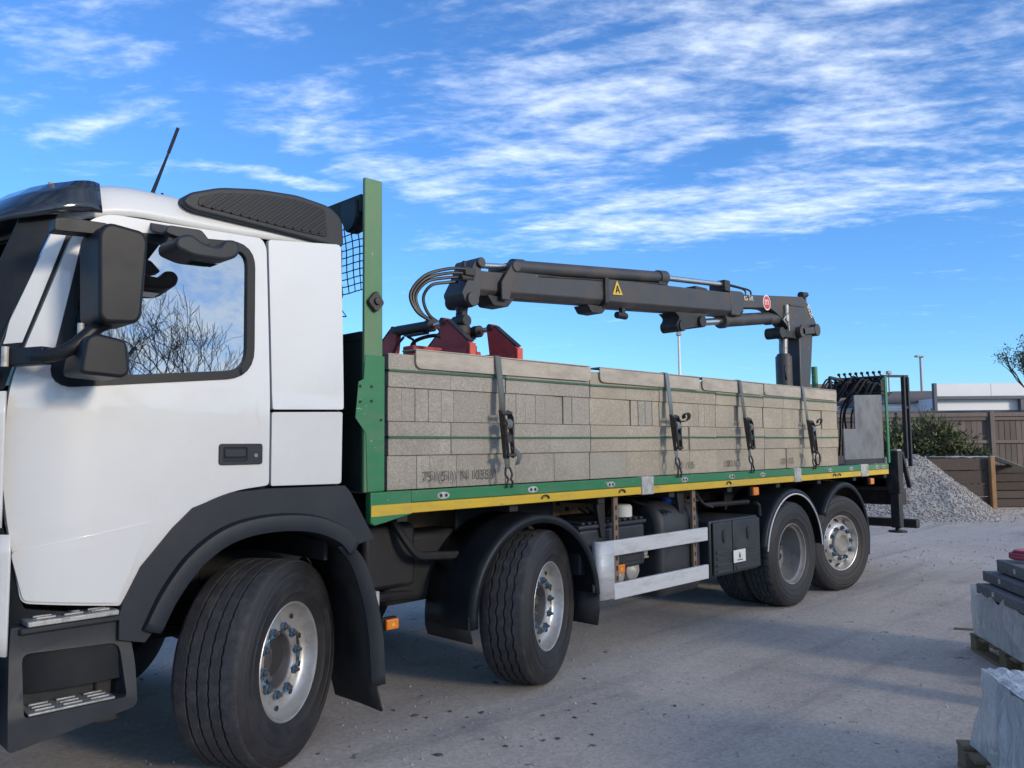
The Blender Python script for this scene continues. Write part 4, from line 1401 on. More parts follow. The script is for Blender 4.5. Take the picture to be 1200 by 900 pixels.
def make_wheel(kind, wl):
    """outer wheel face looks along -y"""
    wl = Vector(wl)
    # rim
    b = B()
    n = 72
    if kind in ('steer', 'steer2'):
        b.lathe([(.288, .060), (.2985, .040), (.2985, .030), (.294, .026), (.287, .029), (.283, .042), (.281, .060), (.272, .085), (.262, .102), (.245, .110), (.225, .108), (.150, .094), (.147, .098), (.143, .116)], n)
    elif kind == 'dish':
        b.lathe([(.288, .060), (.2985, .040), (.2985, .030), (.294, .026), (.287, .029), (.282, .042), (.278, .055), (.262, .070), (.258, .11), (.255, .24), (.245, .255), (.225, .262), (.15, .275), (.145, .29)], n)
    else:
        b.lathe([(.288, .060), (.2985, .040), (.2985, .030), (.294, .026), (.287, .030), (.281, .048), (.274, .085), (.258, .105), (.225, .070), (.205, .045), (.190, .040), (.150, .040), (.145, .06)], n)
    b.v = [v + wl for v in b.v]
    rim = b.build('wheel', 'alloy' if kind != 'dish' else 'steel_rim', lorry, smooth=40, origin=wl)
    # tyre
    b = B()
    tw = {'steer': .385, 'steer2': .345}.get(kind, .315)
    pr = tyre_prof(w=tw)
    seg = 120
    if kind in ('steer', 'steer2'):
        k = len(b.v)
        mm = len(pr)
        for i in range(seg):
            t_ = 2 * math.pi * i / seg
            dy = .0045 * (1 if (i // 2) % 2 else -1) if kind == 'steer2' else .0022 * (1 if i % 2 else -1)
            for j, (r, y) in enumerate(pr):
                yy = y + (dy if 22 <= j < 38 else 0)
                b.v.append(Vector((r * math.cos(t_), yy, r * math.sin(t_))))
        for i in range(seg):
            for j in range(mm - 1):
                a_, c_ = k + i * mm + j, k + ((i + 1) % seg) * mm + j
                b.f.append((a_, a_ + 1, c_ + 1, c_))
    elif kind == 'dish':
        k = len(b.v)
        mm = len(pr)
        seg = 144
        for i in range(seg):
            t_ = 2 * math.pi * i / seg
            for j, (r, y) in enumerate(pr):
                rr = r
                if r > .497 and (i % 4 == 0) and j not in (19, mm - 7):
                    rr = .498
                b.v.append(Vector((rr * math.cos(t_), y, rr * math.sin(t_))))
        for i in range(seg):
            for j in range(mm - 1):
                a_, c_ = k + i * mm + j, k + ((i + 1) % seg) * mm + j
                b.f.append((a_, a_ + 1, c_ + 1, c_))
    else:
        b.lathe(pr, seg)
    b.v = [v + wl for v in b.v]
    ty = b.build('tyre', 'rubber', rim, smooth=28, origin=wl)
    ty.data.materials.append(M['tread'])
    for p in ty.data.polygons:
        c_ = p.center
        if math.hypot(c_.x, c_.z) > .5005 or kind == 'dish' and math.hypot(c_.x, c_.z) > .495:
            p.material_index = 1
    # hand holes, as dark cups set in the disc
    b = B()
    nh = 10
    for i in range(nh):
        a_ = 2 * math.pi * (i + .5) / nh
        if kind in ('steer', 'steer2'):
            rr, y, ra, rb = .243, .1085, .016, .013
        elif kind == 'dish':
            rr, y, ra, rb = .205, .262, .028, .024
        else:
            rr, y, ra, rb = .241, .086, .026, .019
        ring = []
        for q in range(12):
            th = 2 * math.pi * q / 12
            rad, tan = rr + rb * math.cos(th), ra * math.sin(th)
            yo = 0 if kind != 'tag' else (rad - rr) * 1.06
            ring.append((rad * math.cos(a_) - tan * math.sin(a_), y - .006 + yo, rad * math.sin(a_) + tan * math.cos(a_)))
        k = len(b.v)
        b.v += [Vector(p) + wl for p in ring]
        b.f.append(tuple(range(k, k + 12)))
    b.build('hand_holes', 'black', rim, fix=False, solid=.003)
    # hub
    b = B()
    if kind in ('steer', 'steer2'):
        b.lathe([(.146, .108), (.138, .108), (.132, .118), (.128, .19), (.118, .215), (.10, .215), (.096, .185), (.080, .178), (.03, .176), (.001, .176)], 40)
        for i in range(5):
            a_ = 2 * math.pi * i / 5
            b.bar((.085 * math.cos(a_), .195, .085 * math.sin(a_)), (.127 * math.cos(a_), .165, .127 * math.sin(a_)), .035, .016, (0, 1, 0))
    elif kind == 'dish':
        b.lathe([(.143, .28), (.135, .27), (.12, .22), (.11, .215), (.10, .21), (.001, .205)], 40)
    else:
        b.lathe([(.145, .05), (.140, .035), (.13, .02), (.11, .015), (.085, .010), (.078, .016), (.06, .018), (.001, .018)], 40)
    b.v = [v + wl for v in b.v]
    b.build('hub', 'hub' if kind != 'tag' else 'steel_rim', rim, smooth=35)
    # nuts
    yb = {'steer': .097, 'steer2': .097, 'dish': .272, 'tag': .040}[kind]
    for i in range(10):
        a_ = 2 * math.pi * i / 10 + .12
        px, pz = .1675 * math.cos(a_), .1675 * math.sin(a_)
        b = B()
        b.cyl((px + wl.x, wl.y + yb, pz + wl.z), (px + wl.x, wl.y + yb - .008, pz + wl.z), .021, n=10)
        b.cyl((px + wl.x, wl.y + yb - .008, pz + wl.z), (px + wl.x, wl.y + yb - .030, pz + wl.z), .0165, .0155, n=6)
        b.cyl((px + wl.x, wl.y + yb - .030, pz + wl.z), (px + wl.x, wl.y + yb - .042, pz + wl.z), .009, n=8)
        b.build('wheel_nut', 'nut', rim)
        if kind != 'dish':
            b = B()
            ring = [(.0195, -.010), (.0235, -.010), (.0235, -.019), (.0195, -.019), (.0195, -.010)]
            b.lathe([(r, y) for r, y in ring], 14, (px + wl.x, wl.y + yb, pz + wl.z))
            tn = Vector((-math.sin(a_), 0, math.cos(a_))) * (1 if i % 2 else -1)
            rd = Vector((math.cos(a_), 0, math.sin(a_)))
            c_ = Vector((px + wl.x, wl.y + yb - .0145, pz + wl.z))
            b.add([c_ + tn * .018 + rd * .014, c_ + tn * .018 - rd * .014, c_ + tn * .050, c_ + tn * .018 + rd * .014 + Vector((0, -.006, 0)), c_ + tn * .018 - rd * .014 + Vector((0, -.006, 0)), c_ + tn * .050 + Vector((0, -.006, 0))],
                  [(0, 1, 2), (3, 5, 4), (0, 3, 4, 1), (1, 4, 5, 2), (2, 5, 3, 0)])
            b.build('nut_indicator', 'nutblue', rim)
    return rim


def wheel_copy(rim, wl, flip):
    r = dup(rim, lorry, wl, (0, 0, flip))
    for ch in rim.children:
        c_ = ch.copy()
        col.objects.link(c_)
        c_.parent = r
    return r


AX = [0.0, 1.985, 5.585, 6.76]
w1 = make_wheel('steer', (AX[0], .030, .5145))
w2 = make_wheel('steer2', (AX[1], .030, .5145))
w3 = make_wheel('dish', (AX[2], .030, .5145))
w4 = make_wheel('tag', (AX[3], .040, .5145))
# the steered axles stand at lock: each wheel turns about its king pin
for w_, kx, st_ in ((w1, -.08, 31.0), (w2, 1.92, 22.0), (w3, AX[2], 0.0), (w4, 6.81, -12.7)):
    s_, c_ = math.sin(R(st_)) * .27, math.cos(R(st_)) * .27
    w_.location = Vector((kx + s_, .30 - c_, .5145)) - wloc(lorry)
    w_.rotation_euler = (0, 0, R(st_))
    wheel_copy(w_, (kx - s_, 2.20 + c_, .5145), math.pi + R(st_))
b = B()
b.lathe(tyre_prof(), 96)
for x in (AX[2],):
    for y in (.365, 1.82):
        bb = B()
        pr = tyre_prof()
        mm = len(pr)
        for i in range(144):
            t_ = 2 * math.pi * i / 144
            for j, (r, yq) in enumerate(pr):
                rr = .498 if (r > .497 and i % 4 == 0 and j not in (19, mm - 7)) else r
                bb.v.append(Vector((x + rr * math.cos(t_), y + yq, .5145 + rr * math.sin(t_))))
        for i in range(144):
            for j in range(mm - 1):
                a_, c_ = i * mm + j, ((i + 1) % 144) * mm + j
                bb.f.append((a_, a_ + 1, c_ + 1, c_))
        iw = bb.build('inner_wheel', 'tread', lorry, smooth=28)
part('axle', 'chassis', lorry, lambda b: [b.cyl((x, .30, .5145), (x, 2.2, .5145), .07, n=14) for x in AX])
part('axle_casing', 'chassis', lorry, lambda b: [b.lathe([(.001, -.2), (.12, -.17), (.2, -.06), (.2, .06), (.12, .17), (.001, .2)], 20, (x, 1.25, .5145)) for x in AX[2:3]])
for x in AX[:2]:
    for ya in (.26, 2.02):
        part('brake_drum', 'chassis', lorry, lambda b: b.cyl((x, ya, .5145), (x, ya + .22, .5145), .20, n=24))
    part('leaf_spring', 'chassis', lorry, lambda b: [b.grid([[(x + (i - 6) * .13, y_, .60 + .004 * (i - 6) ** 2 + j * .014 + 0) for i in range(13)] for y_ in (.72, .80)]) for j in range(3)], solid=.012)
    part('air_chamber', 'chassis', lorry, lambda b: b.cyl((x + .25, .5, .70), (x + .42, .55, .78), .085, n=16))

# ------------------------------------------------------------------ mudguards, chassis, underside gear


def mudguard(cx, cz, r, a0, a1, y0, y1, name='mudguard', trim=False, lipw=.035, mat='blackplastic', ry=None):
    b = B()
    rows = []
    for i in range(33):
        a_ = R(a0 + (a1 - a0) * i / 32)
        c_, s_ = math.cos(a_), math.sin(a_)
        row = []
        for rr, y in ((r - lipw, y0 + .006), (r - .012, y0), (r + .004, y0 + .012), (r + .010, y0 + .05), (r + .012, (y0 + y1) / 2), (r + .008, y1)):
            row.append((cx + rr * c_, y, cz + rr * s_))
        rows.append(row)
    b.grid(rows)
    o = b.build(name, mat, lorry, smooth=50, solid=.007)
    if trim:
        b = B()
        b.tube([(cx + (r - lipw + .006) * math.cos(R(a0 + (a1 - a0) * i / 48)), y0 - .004, cz + (r - lipw + .006) * math.sin(R(a0 + (a1 - a0) * i / 48))) for i in range(49)], .008, 6)
        b.build('mudguard_trim', 'lettering', o, smooth=60)
    return o


# front wheel: liner and hanging mudguard behind it
mudguard(-.12, .54, .70, -5, 186, .03, .60, 'wheel_liner', lipw=.01)
mudguard(-.12, .54, .70, -5, 186, 1.9, 2.47, 'wheel_liner', lipw=.01)
b = B()
rows = []
for p in catmull([(.345, 0, 1.085), (.43, 0, .98), (.50, 0, .80), (.548, 0, .58), (.565, 0, .31)], 6):
    q = Vector((p.x, 0, p.z - .45)).normalized()
    rows.append([(p.x - .085, -.004, p.z), (p.x, -.010, p.z), (p.x + .015, .015, p.z), (p.x + .015, .06, p.z)])
b.grid(rows)
mf = b.build('front_mudguard', 'plastic', lorry, smooth=50, solid=.012)
b = B()
rows = []
for p in catmull([(.36, 0, 1.05), (.42, 0, .93), (.475, 0, .75), (.515, 0, .50), (.545, 0, .30), (.585, 0, .15)], 6):
    rows.append([(p.x, .010 + .03, p.z), (p.x + .008, .25, p.z), (p.x, .50, p.z + .0)])
b.grid(rows)
b.build('mud_flap', 'flap', lorry, smooth=50, solid=.012)
# second axle
for y0, y1 in ((.012, .46), (2.04, 2.488)):
    mudguard(1.865, .515, .625, 2, 183, y0, y1, lipw=.05)
    part('mud_flap', 'flap', lorry, lambda b: b.grid([[(2.485, y0 + .01, .54), (2.485, y1, .54)], [(2.488, y0 + .01, .42), (2.488, y1, .42)], [(2.475, y0 + .02, .315), (2.475, y1, .315)]]), solid=.010)
    part('mud_flap', 'flap', lorry, lambda b: b.grid([[(1.236, y0 + .02, .56), (1.236, y1, .56)], [(1.236, y0 + .012, .46), (1.236, y1, .46)], [(1.258, y0 + .02, .395), (1.258, y1, .395)]]), solid=.010)
    mudguard(AX[2] - .01, .515, .635, 4, 172, y0, y1 + (.2 if y0 < 1 else 0), trim=(y0 < 1), lipw=.05)
    mudguard(AX[3] + .03, .53, .64, -18, 150, y0, y1, lipw=.05)
# chassis
for y in (.80, 1.62):
    part('chassis_rail', 'chassis', lorry, lambda b: b.box(-1.1, 8.3, y, y + .08, .72, 1.02), bevel=.01)
    part('subframe_rail', 'buff', lorry, lambda b: b.box(.55, 8.3, y - .02, y + .09, 1.03, 1.19), bevel=.006)
for k in range(9):
    x = .7 + k * .92
    part('cross_member', 'chassis', lorry, lambda b: b.box(x, x + .08, .06, 2.44, 1.175, 1.228), bevel=.006)
    part('rail_bolt', 'black', lorry, lambda b: [b.cyl((x + .25 + q * .11, .781, 1.08 + .05 * (q % 2)), (x + .25 + q * .11, .765, 1.08 + .05 * (q % 2)), .018, n=8) for q in range(3)])
part('gearbox', 'chassis', lorry, lambda b: (b.box(-.9, .9, .92, 1.58, .55, 1.2), b.cyl((.9, 1.25, .85), (5.5, 1.25, .60), .07, n=12), b.box(.75, 1.15, .45, .95, .72, 1.12)), bevel=.03)
part('exhaust_box', 'chassis', lorry, lambda b: b.box(.95, 1.6, .5, .8, .60, 1.05), bevel=.04)
b = B()
b.tube(catmull([(.95, .42, 1.14), (1.0, .36, 1.02), (1.08, .34, .93), (1.2, .32, .915), (1.42, .30, .90)], 6), .028, 8)
b.tube([(1.40, .30, .90), (1.46, .30, .897)], .034, 8)
b.build('mudguard_stay', 'chassis', lorry)
b = B()
b.tube(catmull([(.55, .35, .66), (.8, .40, .69), (1.1, .5, .66), (1.6, .6, .6)], 5), .03, 8)
b.tube([(.4, .6, .95), (.7, .5, .55)], .03, 8)
b.build('steering_link', 'chassis', lorry)
part('bracket_plate', 'galv', lorry, lambda b: b.box(.60, .625, .12, .20, .70, .79), bevel=.005)
# amber side markers


def marker(x, z, y=.0, w=.085, h=.058):
    o = part('side_marker', 'amber', lorry, lambda b: b.box(x - w / 2, x + w / 2, y, y + .028, z - h / 2, z + h / 2), bevel=.008, seg=3)
    part('lamp_core', 'signyellow', o, lambda b: b.cyl((x, y - .002, z), (x, y + .004, z), .013, n=10))
    part('lamp_base', 'blackplastic', o, lambda b: b.box(x - w / 2 - .012, x + w / 2 + .004, y + .028, y + .06, z - h / 2 - .006, z + h / 2 + .006), bevel=.004)


marker(.645, .615, .02)
marker(2.86, .665, .10, .095, .068)
marker(4.85, 1.165, .03, .10, .075)
marker(7.62, 1.155, .03, .10, .07)
# side guard
gd = part('side_guard', 'alu', lorry, lambda b: b.grid([[(2.66, .022, z), (2.55, .023, z), (2.515, .032, z), (2.502, .055, z), (2.50, .085, z)] for z in (.485, .905)]), solid=.018, smooth=60)
part('guard_rail', 'alu', gd, lambda b: b.box(2.655, 3.955, .012, .045, .790, .903), bevel=.006)
part('guard_rail', 'alu', gd, lambda b: b.box(2.655, 3.955, .012, .045, .472, .590), bevel=.006)
for x in (2.725, 3.80):
    o = part('guard_bracket', 'bracket', gd, lambda b: b.box(x, x + .052, .060, .085, .475, 1.225), bevel=.003)
    bs = part('bracket_slots', 'black', o, lambda b: [b.box(x + .018, x + .034, .0565, .0595, .52 + k * .075, .555 + k * .075) for k in range(9)])
    tag(bs, kind='stuff')
    part('hanger_plate', 'chassis', gd, lambda b: b.prism([(x - .14, 1.225), (x - .03, 1.225), (x - .03, .92), (x - .08, .92)], .12, .16), bevel=.004)
# battery box, tank, air tanks, filler
bb_ = part('battery_box', 'tank', lorry, lambda b: b.box(2.42, 3.22, .14, .62, .66, .985), bevel=.02, seg=3)
part('battery_lid', 'tank', bb_, lambda b: b.box(2.40, 3.24, .13, .63, .986, 1.02), bevel=.012)
for k in range(11):
    part('lid_rib', 'tank', bb_, lambda b: b.box(2.45 + k * .072, 2.485 + k * .072, .14, .62, 1.0205, 1.04), bevel=.006)
for z in (.70, .85):
    part('box_groove', 'black', bb_, lambda b: b.box(2.45, 3.19, .137, .1395, z, z + .008))
part('filter_canister', 'whiteplastic', lorry, lambda b: (b.cyl((3.08, .26, 1.041), (3.08, .26, 1.12), .085, n=24), b.cyl((3.08, .26, 1.12), (3.08, .26, 1.135), .085, .07, n=24)), smooth=40)
tk = part('fuel_tank', 'tank', lorry, lambda b: b.prism(fillet([(.10, .36), (.10, 1.12), (.72, 1.15), (.76, .36)], [.12, .20, .1, .1], 6), 3.38, 4.00, 'x'), bevel=.06, seg=4, smooth=50)
part('tank_cap', 'blue', tk, lambda b: (b.cyl((3.72, .26, 1.105), (3.72, .235, 1.165), .062, .056, n=18), b.bar((3.67, .23, 1.175), (3.77, .23, 1.175), .02, .02)))
for x in (3.42, 3.47):
    part('tank_strap', 'chassis', tk, lambda b: b.bar((x + .06, .09, 1.05), (x - .1, .42, 1.165), .03, .008))
part('air_tank', 'airtank', lorry, lambda b: (b.cyl((2.98, .24, .595), (2.98, .75, .595), .10, n=22), b.lathe([(.001, -.04), (.06, -.03), (.10, .0)], 22, (2.98, .24, .595))), smooth=40)
part('air_tank', 'airtank', lorry, lambda b: (b.cyl((3.19, .24, .61), (3.19, .75, .61), .085, n=22), b.lathe([(.001, -.035), (.05, -.027), (.085, .0)], 22, (3.19, .24, .61))), smooth=40)
part('valve', 'galv', lorry, lambda b: (b.box(3.27, 3.31, .22, .28, .72, .82), b.cyl((3.29, .18, .74), (3.29, .24, .74), .03, n=12), b.box(3.25, 3.36, .20, .25, .69, .71)), bevel=.008)
b = B()
for k in range(5):
    b.tube(catmull([(2.95 + .1 * k, .6, 1.1), (3.1 + .05 * k, .45 + .03 * k, .95), (3.2, .42, .78 + .03 * k), (3.25 + .03 * k, .36, .68)], 5), .012, 6)
b.tube(catmull([(3.90, .1, 1.20), (4.0, .08, 1.10), (4.12, .06, 1.06)], 5), .012, 6)
b.build('air_hose', 'hose', lorry)
# toolbox
bx_ = part('toolbox', 'tank', lorry, lambda b: b.box(4.05, 4.90, .055, .60, .455, .945), bevel=.018, seg=3)
for x0, x1 in ((4.075, 4.385), (4.40, 4.885)):
    dr = part('toolbox_door', 'tank', bx_, lambda b: b.box(x0, x1, .028, .054, .475, .925), bevel=.010, seg=3)
    for k in range(4):
        z = .49 + k * .055
        part('toolbox_rib', 'tank', bx_, lambda b: b.prism([(x0 + .03, z), (x0 + .03, z + .03), (x1 - .03, z + .018), (x1 - .03, z + .004)], .019, .0275), bevel=.004)
for x in (4.235, 4.66):
    part('latch', 'black', bx_, lambda b: (b.prism([(x + .032 * math.cos(q * .5236), .80 + .06 * math.sin(q * .5236)) for q in range(12)], .0225, .0275),))
    part('latch_paddle', 'tank', bx_, lambda b: b.box(x - .012, x + .012, .016, .0222, .755, .835), bevel=.003)
lb = part('hazard_label', 'lettering', bx_, lambda b: b.box(4.375, 4.585, .0145, .0185, .555, .665), bevel=.004)
part('label_mark', 'black', bx_, lambda b: (b.prism([(4.48, .645), (4.465, .61), (4.472, .592), (4.488, .592), (4.495, .61)], .0125, .0142), b.box(4.43, 4.53, .0125, .0142, .572, .580)))
b = B()
b.tube([(4.30, .25, 1.06), (5.02, .22, 1.05)], .025, 8)
b.tube([(4.95, .10, 1.05), (5.05, .12, 1.02), (5.06, .12, .92)], .02, 8)
b.build('mudguard_stay', 'chassis', lorry)
for x in (AX[1] + .05, AX[2], AX[3] + .1):
    part('guard_side_plate', 'chassis', lorry, lambda b: b.box(x - .5, x + .5, .50, .53, .95, 1.19), bevel=.01)

# ------------------------------------------------------------------ bed
part('bed_floor', 'chassis', lorry, lambda b: b.box(.57, 8.06, .045, 2.455, 1.23, 1.345), bevel=.004)
segs = [(.76, 3.00), (3.165, 5.565), (5.72, 7.22)]
for x0, x1 in segs:
    part('rail_top', 'green', lorry, lambda b: b.box(x0, x1, .0, .044, 1.288, 1.357), bevel=.006)
    part('rail_stripe', 'yellow', lorry, lambda b: b.box(x0, x1, .002, .044, 1.228, 1.2865), bevel=.004)
part('rail_top', 'greenlight', lorry, lambda b: b.box(7.43, 8.06, .002, .044, 1.288, 1.352), bevel=.006)
part('rail_stripe', 'yellow', lorry, lambda b: b.box(7.43, 8.06, .004, .044, 1.228, 1.2865), bevel=.004)
for x0, x1 in ((3.003, 3.162), (5.568, 5.717), (7.223, 7.427)):
    part('stake_pocket', 'galv', lorry, lambda b: b.box(x0, x1, -.004, .044, 1.222, 1.362), bevel=.006)
for x in (1.0, 1.78, 2.62, 3.6, 4.36, 4.92, 6.4, 6.95, 7.7, 7.9):
    part('lashing_eye', 'galv', lorry, lambda b: b.prism([(x + .05 * math.cos(q * .5236), 1.318 + .022 * math.sin(q * .5236)) for q in range(12)], -.003, .02), bevel=.003)
    o_ = part('eye_hole', 'black', lorry, lambda b: [b.prism([(x + dx + .011 * math.cos(q * .7854), 1.318 + .011 * math.sin(q * .7854)) for q in range(8)], -.0045, -.0015) for dx in (-.02, .02)])
for x in (1.9, 2.75, 4.3, 6.5, 6.62):
    part('lashing_ring', 'ratchet', lorry, lambda b: b.tube([(x + .035 * math.cos(q * .5236), -.004, 1.252 + .022 * math.sin(q * .5236)) for q in range(7)], .007, 6))
part('rail_top', 'green', lorry, lambda b: b.box(.57, 8.06, 2.456, 2.5, 1.228, 1.357), bevel=.006)
# headboard
hb = part('headboard_post', 'greenlight', lorry, lambda b: b.prism([(.425, 1.36), (.425, 3.13), (.545, 3.13), (.555, 1.36)], -.006, .018), bevel=.006)
part('post_foot', 'green', lorry, lambda b: b.prism([(.470, 1.3585), (.47, 1.19), (.50, 1.175), (.755, 1.222), (.755, 1.3575)], -.008, .043), bevel=.006)
part('foot_stripe', 'yellow', lorry, lambda b: b.prism([(.472, 1.225), (.472, 1.287), (.753, 1.287), (.753, 1.228)], -.0105, -.0085))
part('post_gusset', 'green', lorry, lambda b: b.prism([(.42, 1.985), (.385, 1.97), (.365, 1.77), (.435, 1.685), (.445, 1.365), (.56, 1.365), (.56, 2.12), (.43, 2.12)], -.011, -.0065), bevel=.002)
part('gusset_bolt', 'black', lorry, lambda b: [b.cyl((x, -.016, z), (x, -.011, z), .008, n=8) for x, z in ((.395, 1.945), (.47, 1.945), (.395, 1.86), (.47, 1.865), (.535, 1.76))])
part('post_clamp', 'ratchet', lorry, lambda b: (b.prism(fillet([(.43, 2.42), (.49, 2.49), (.545, 2.42), (.49, 2.36)], .02, 3), -.035, -.008), b.cyl((.49, -.05, 2.425), (.49, -.03, 2.425), .022, n=12)), bevel=.006)
part('headboard_post', 'greenlight', lorry, lambda b: b.box(.43, .55, 2.425, 2.505, 1.3, 3.13), bevel=.006)
part('headboard_panel', 'greendark', lorry, lambda b: b.box(.46, .51, .078, 2.422, 1.36, 2.215), bevel=.004)
part('headboard_rib', 'greendark', lorry, lambda b: [b.box(.44, .458, y, y + .05, 1.37, 2.20) for y in (.4, .8, 1.2, 1.6, 2.0)])
part('headboard_rail', 'greendark', lorry, lambda b: (b.box(.455, .515, .078, 2.422, 2.955, 3.06), b.box(.455, .515, .078, 2.422, 2.2155, 2.265)), bevel=.005)
b = B()
rs = random.Random(5)
ny, nz = 40, 17


def mq(i, j):
    y = .09 + i * .0575
    z = 2.262 + j * .042
    sag = .02 * math.sin(i * .35 + j * .2)
    return Vector((.485 + sag + (.03 * rs.uniform(-1, 1) if i < 5 and j < 6 else 0), y + .006 * math.sin(j * .9), z + .004 * math.sin(i * 1.3)))


pts = [[mq(i, j) for j in range(nz + 1)] for i in range(ny + 1)]
torn = lambda i, j: (i < 4 and j < 6) or (i == 4 and j < 3)
for i in range(ny + 1):
    for j in range(nz + 1):
        if i < ny and not (torn(i, j) and torn(i + 1, j)) and not torn(i, j):
            b.tube([pts[i][j], pts[i + 1][j]], .0035, 4, cap=False)
        if j < nz and not torn(i, j):
            b.tube([pts[i][j], pts[i][j + 1]], .0035, 4, cap=False)
hm = b.build('headboard_mesh', 'mesh', lorry, fix=False)
wl_ = part('work_lamp', 'blackplastic', lorry, lambda b: (b.prism(fillet([(.10, 2.92), (.10, 3.04), (.26, 3.04), (.26, 2.93), (.21, 2.85), (.14, 2.86)], .03, 3), .44, .52, 'x'), b.box(.46, .50, .16, .20, 3.0, 3.05)), bevel=.01)

# rear plate, its green post and the frame
part('rear_side_plate', 'plate', lorry, lambda b: b.prism([(6.912, 1.36), (6.912, 1.765), (7.24, 1.765), (7.24, 2.155), (8.06, 2.19), (8.06, 1.36)], .05, .07), bevel=.004)
part('plate_skirt', 'craneblack', lorry, lambda b: b.box(6.915, 8.05, .044, .0485, 1.362, 1.42))
part('rear_post', 'green', lorry, lambda b: b.box(8.065, 8.125, .0, .022, 1.36, 2.42), bevel=.006)
part('rear_post', 'green', lorry, lambda b: b.box(8.005, 8.12, 2.44, 2.50, 1.36, 2.42), bevel=.006)
part('rear_stake', 'green', lorry, lambda b: b.cyl((8.1, .90, 1.36), (8.1, .90, 2.60), .038, n=14), smooth=50)
part('tail_light_bar', 'craneblack', lorry, lambda b: (b.box(8.55, 8.75, .05, 2.45, .82, 1.02), b.box(8.3, 8.6, .05, 2.45, 1.02, 1.20)), bevel=.01)
tl = part('tail_light', 'red_lens', lorry, lambda b: b.box(8.752, 8.79, .06, .40, .87, .98), bevel=.01)
part('under_bar', 'craneblack', lorry, lambda b: b.prism(fillet([(8.98, .50), (8.98, .615), (9.10, .615), (9.10, .50)], .03, 3), .02, 2.48), bevel=.012)
part('under_bar_hanger', 'craneblack', lorry, lambda b: (b.box(8.7, 9.02, .85, .93, .55, .86), b.box(8.7, 9.02, 1.6, 1.68, .55, .86)), bevel=.01)
part('number_plate', 'whiteplastic', lorry, lambda b: b.box(8.756, 8.762, 1.0, 1.5, .85, .96))

# ------------------------------------------------------------------ loading crane
crane = thing('loading_crane', 'black hydraulic loading crane with its boom folded over the block load', 'crane', (8.4, 1.25, 1.0))
base = part('crane_base', 'craneblack', crane, lambda b: (b.box(8.12, 8.72, .75, 1.75, 1.02, 1.36), b.cyl((8.42, 1.25, 1.36), (8.42, 1.25, 1.7), .26, .22, n=24)), bevel=.02)
part('stabiliser_beam', 'craneblack', base, lambda b: b.box(8.30, 8.50, .12, 2.38, 1.05, 1.25), bevel=.01)
leg = part('stabiliser_leg', 'craneblack', crane, lambda b: (b.box(8.28, 8.43, -.035, .105, .98, 1.50), b.box(8.295, 8.415, -.02, .09, .56, .985)), bevel=.010)
part('leg_foot', 'craneblack', leg, lambda b: (b.cyl((8.355, .035, .56), (8.355, .035, .52), .03, n=12), b.cyl((8.355, .035, .525), (8.355, .035, .505), .11, n=20)), bevel=.004)
part('leg_cap', 'galv', leg, lambda b: b.box(8.29, 8.42, -.025, .095, 1.501, 1.52), bevel=.004)
leg2 = part('stabiliser_leg', 'craneblack', crane, lambda b: (b.box(8.28, 8.43, 2.395, 2.535, .98, 1.50), b.box(8.295, 8.415, 2.41, 2.52, .56, .985)), bevel=.010)
part('leg_link', 'craneblack', crane, lambda b: (b.bar((8.55, .02, 1.46), (8.78, .02, 1.04), .05, .05), b.bar((8.43, .02, 1.47), (8.58, .02, 1.46), .05, .05)), bevel=.006)
# control frame: uprights, valves, levers, hoses
part('control_frame', 'craneblack', crane, lambda b: (b.bar((8.66, .0, 1.40), (8.66, .0, 2.455), .045, .045), b.bar((8.80, .0, 1.30), (8.80, .0, 2.44), .045, .045), b.bar((8.09, .04, 2.42), (8.82, .0, 2.455), .03, .03), b.bar((8.66, .0, 2.05), (8.80, .0, 2.05), .03, .03)), bevel=.004)
vb = part('valve_bank', 'craneblack', crane, lambda b: (b.box(8.20, 8.40, .10, .70, 2.24, 2.40), b.box(8.15, 8.42, .08, .74, 2.19, 2.235)), bevel=.01)
for k in range(8):
    y = .12 + k * .073
    part('lever', 'black', vb, lambda b: (b.tube([(8.28, y, 2.40), (8.25, y, 2.45), (8.24, y + .01, 2.475)], .011, 6), b.lathe([(.001, -.022), (.016, -.014), (.02, 0), (.016, .014), (.001, .022)], 10, (8.24, y + .01, 2.485))))
    part('valve_block', 'craneblack', vb, lambda b: b.box(8.15, 8.30, y - .03, y + .03, 2.405, 2.435), bevel=.006)
rs = random.Random(21)
for k in range(12):
    y = .10 + k * .055
    y2 = .32 + k * .05
    h0 = rs.uniform(2.28, 2.42)
    p_ = catmull([(8.19, y, h0), (8.04, y + .01, h0 + .03), (7.93 + rs.uniform(-.04, .04), y + .06, h0 - .12), (7.92 + rs.uniform(-.06, .06), y2, 2.0), (7.97 + rs.uniform(-.05, .05), y2 + .03, 1.7), (8.1, y2 + .1, 1.45)], 6)
    b = B()
    b.tube(p_, .0115, 7)
    b.build('hydraulic_hose', 'hose', crane, fix=False)
b = B()
for k in range(5):
    y = .16 + k * .12
    b.tube(catmull([(8.16, y, 2.28), (8.05, y + .03, 2.36), (8.03, y + .07, 2.27), (8.14, y + .09, 2.22)], 6), .013, 7)
b.build('hose_loops', 'hose', crane, fix=False)
part('hose_guard', 'craneblack', crane, lambda b: (b.bar((7.75, .55, 1.36), (7.75, .55, 2.42), .03, .03), b.bar((7.75, .55, 2.42), (8.15, .55, 2.40), .03, .03), b.bar((7.75, .95, 1.36), (7.75, .95, 2.30), .03, .03)))
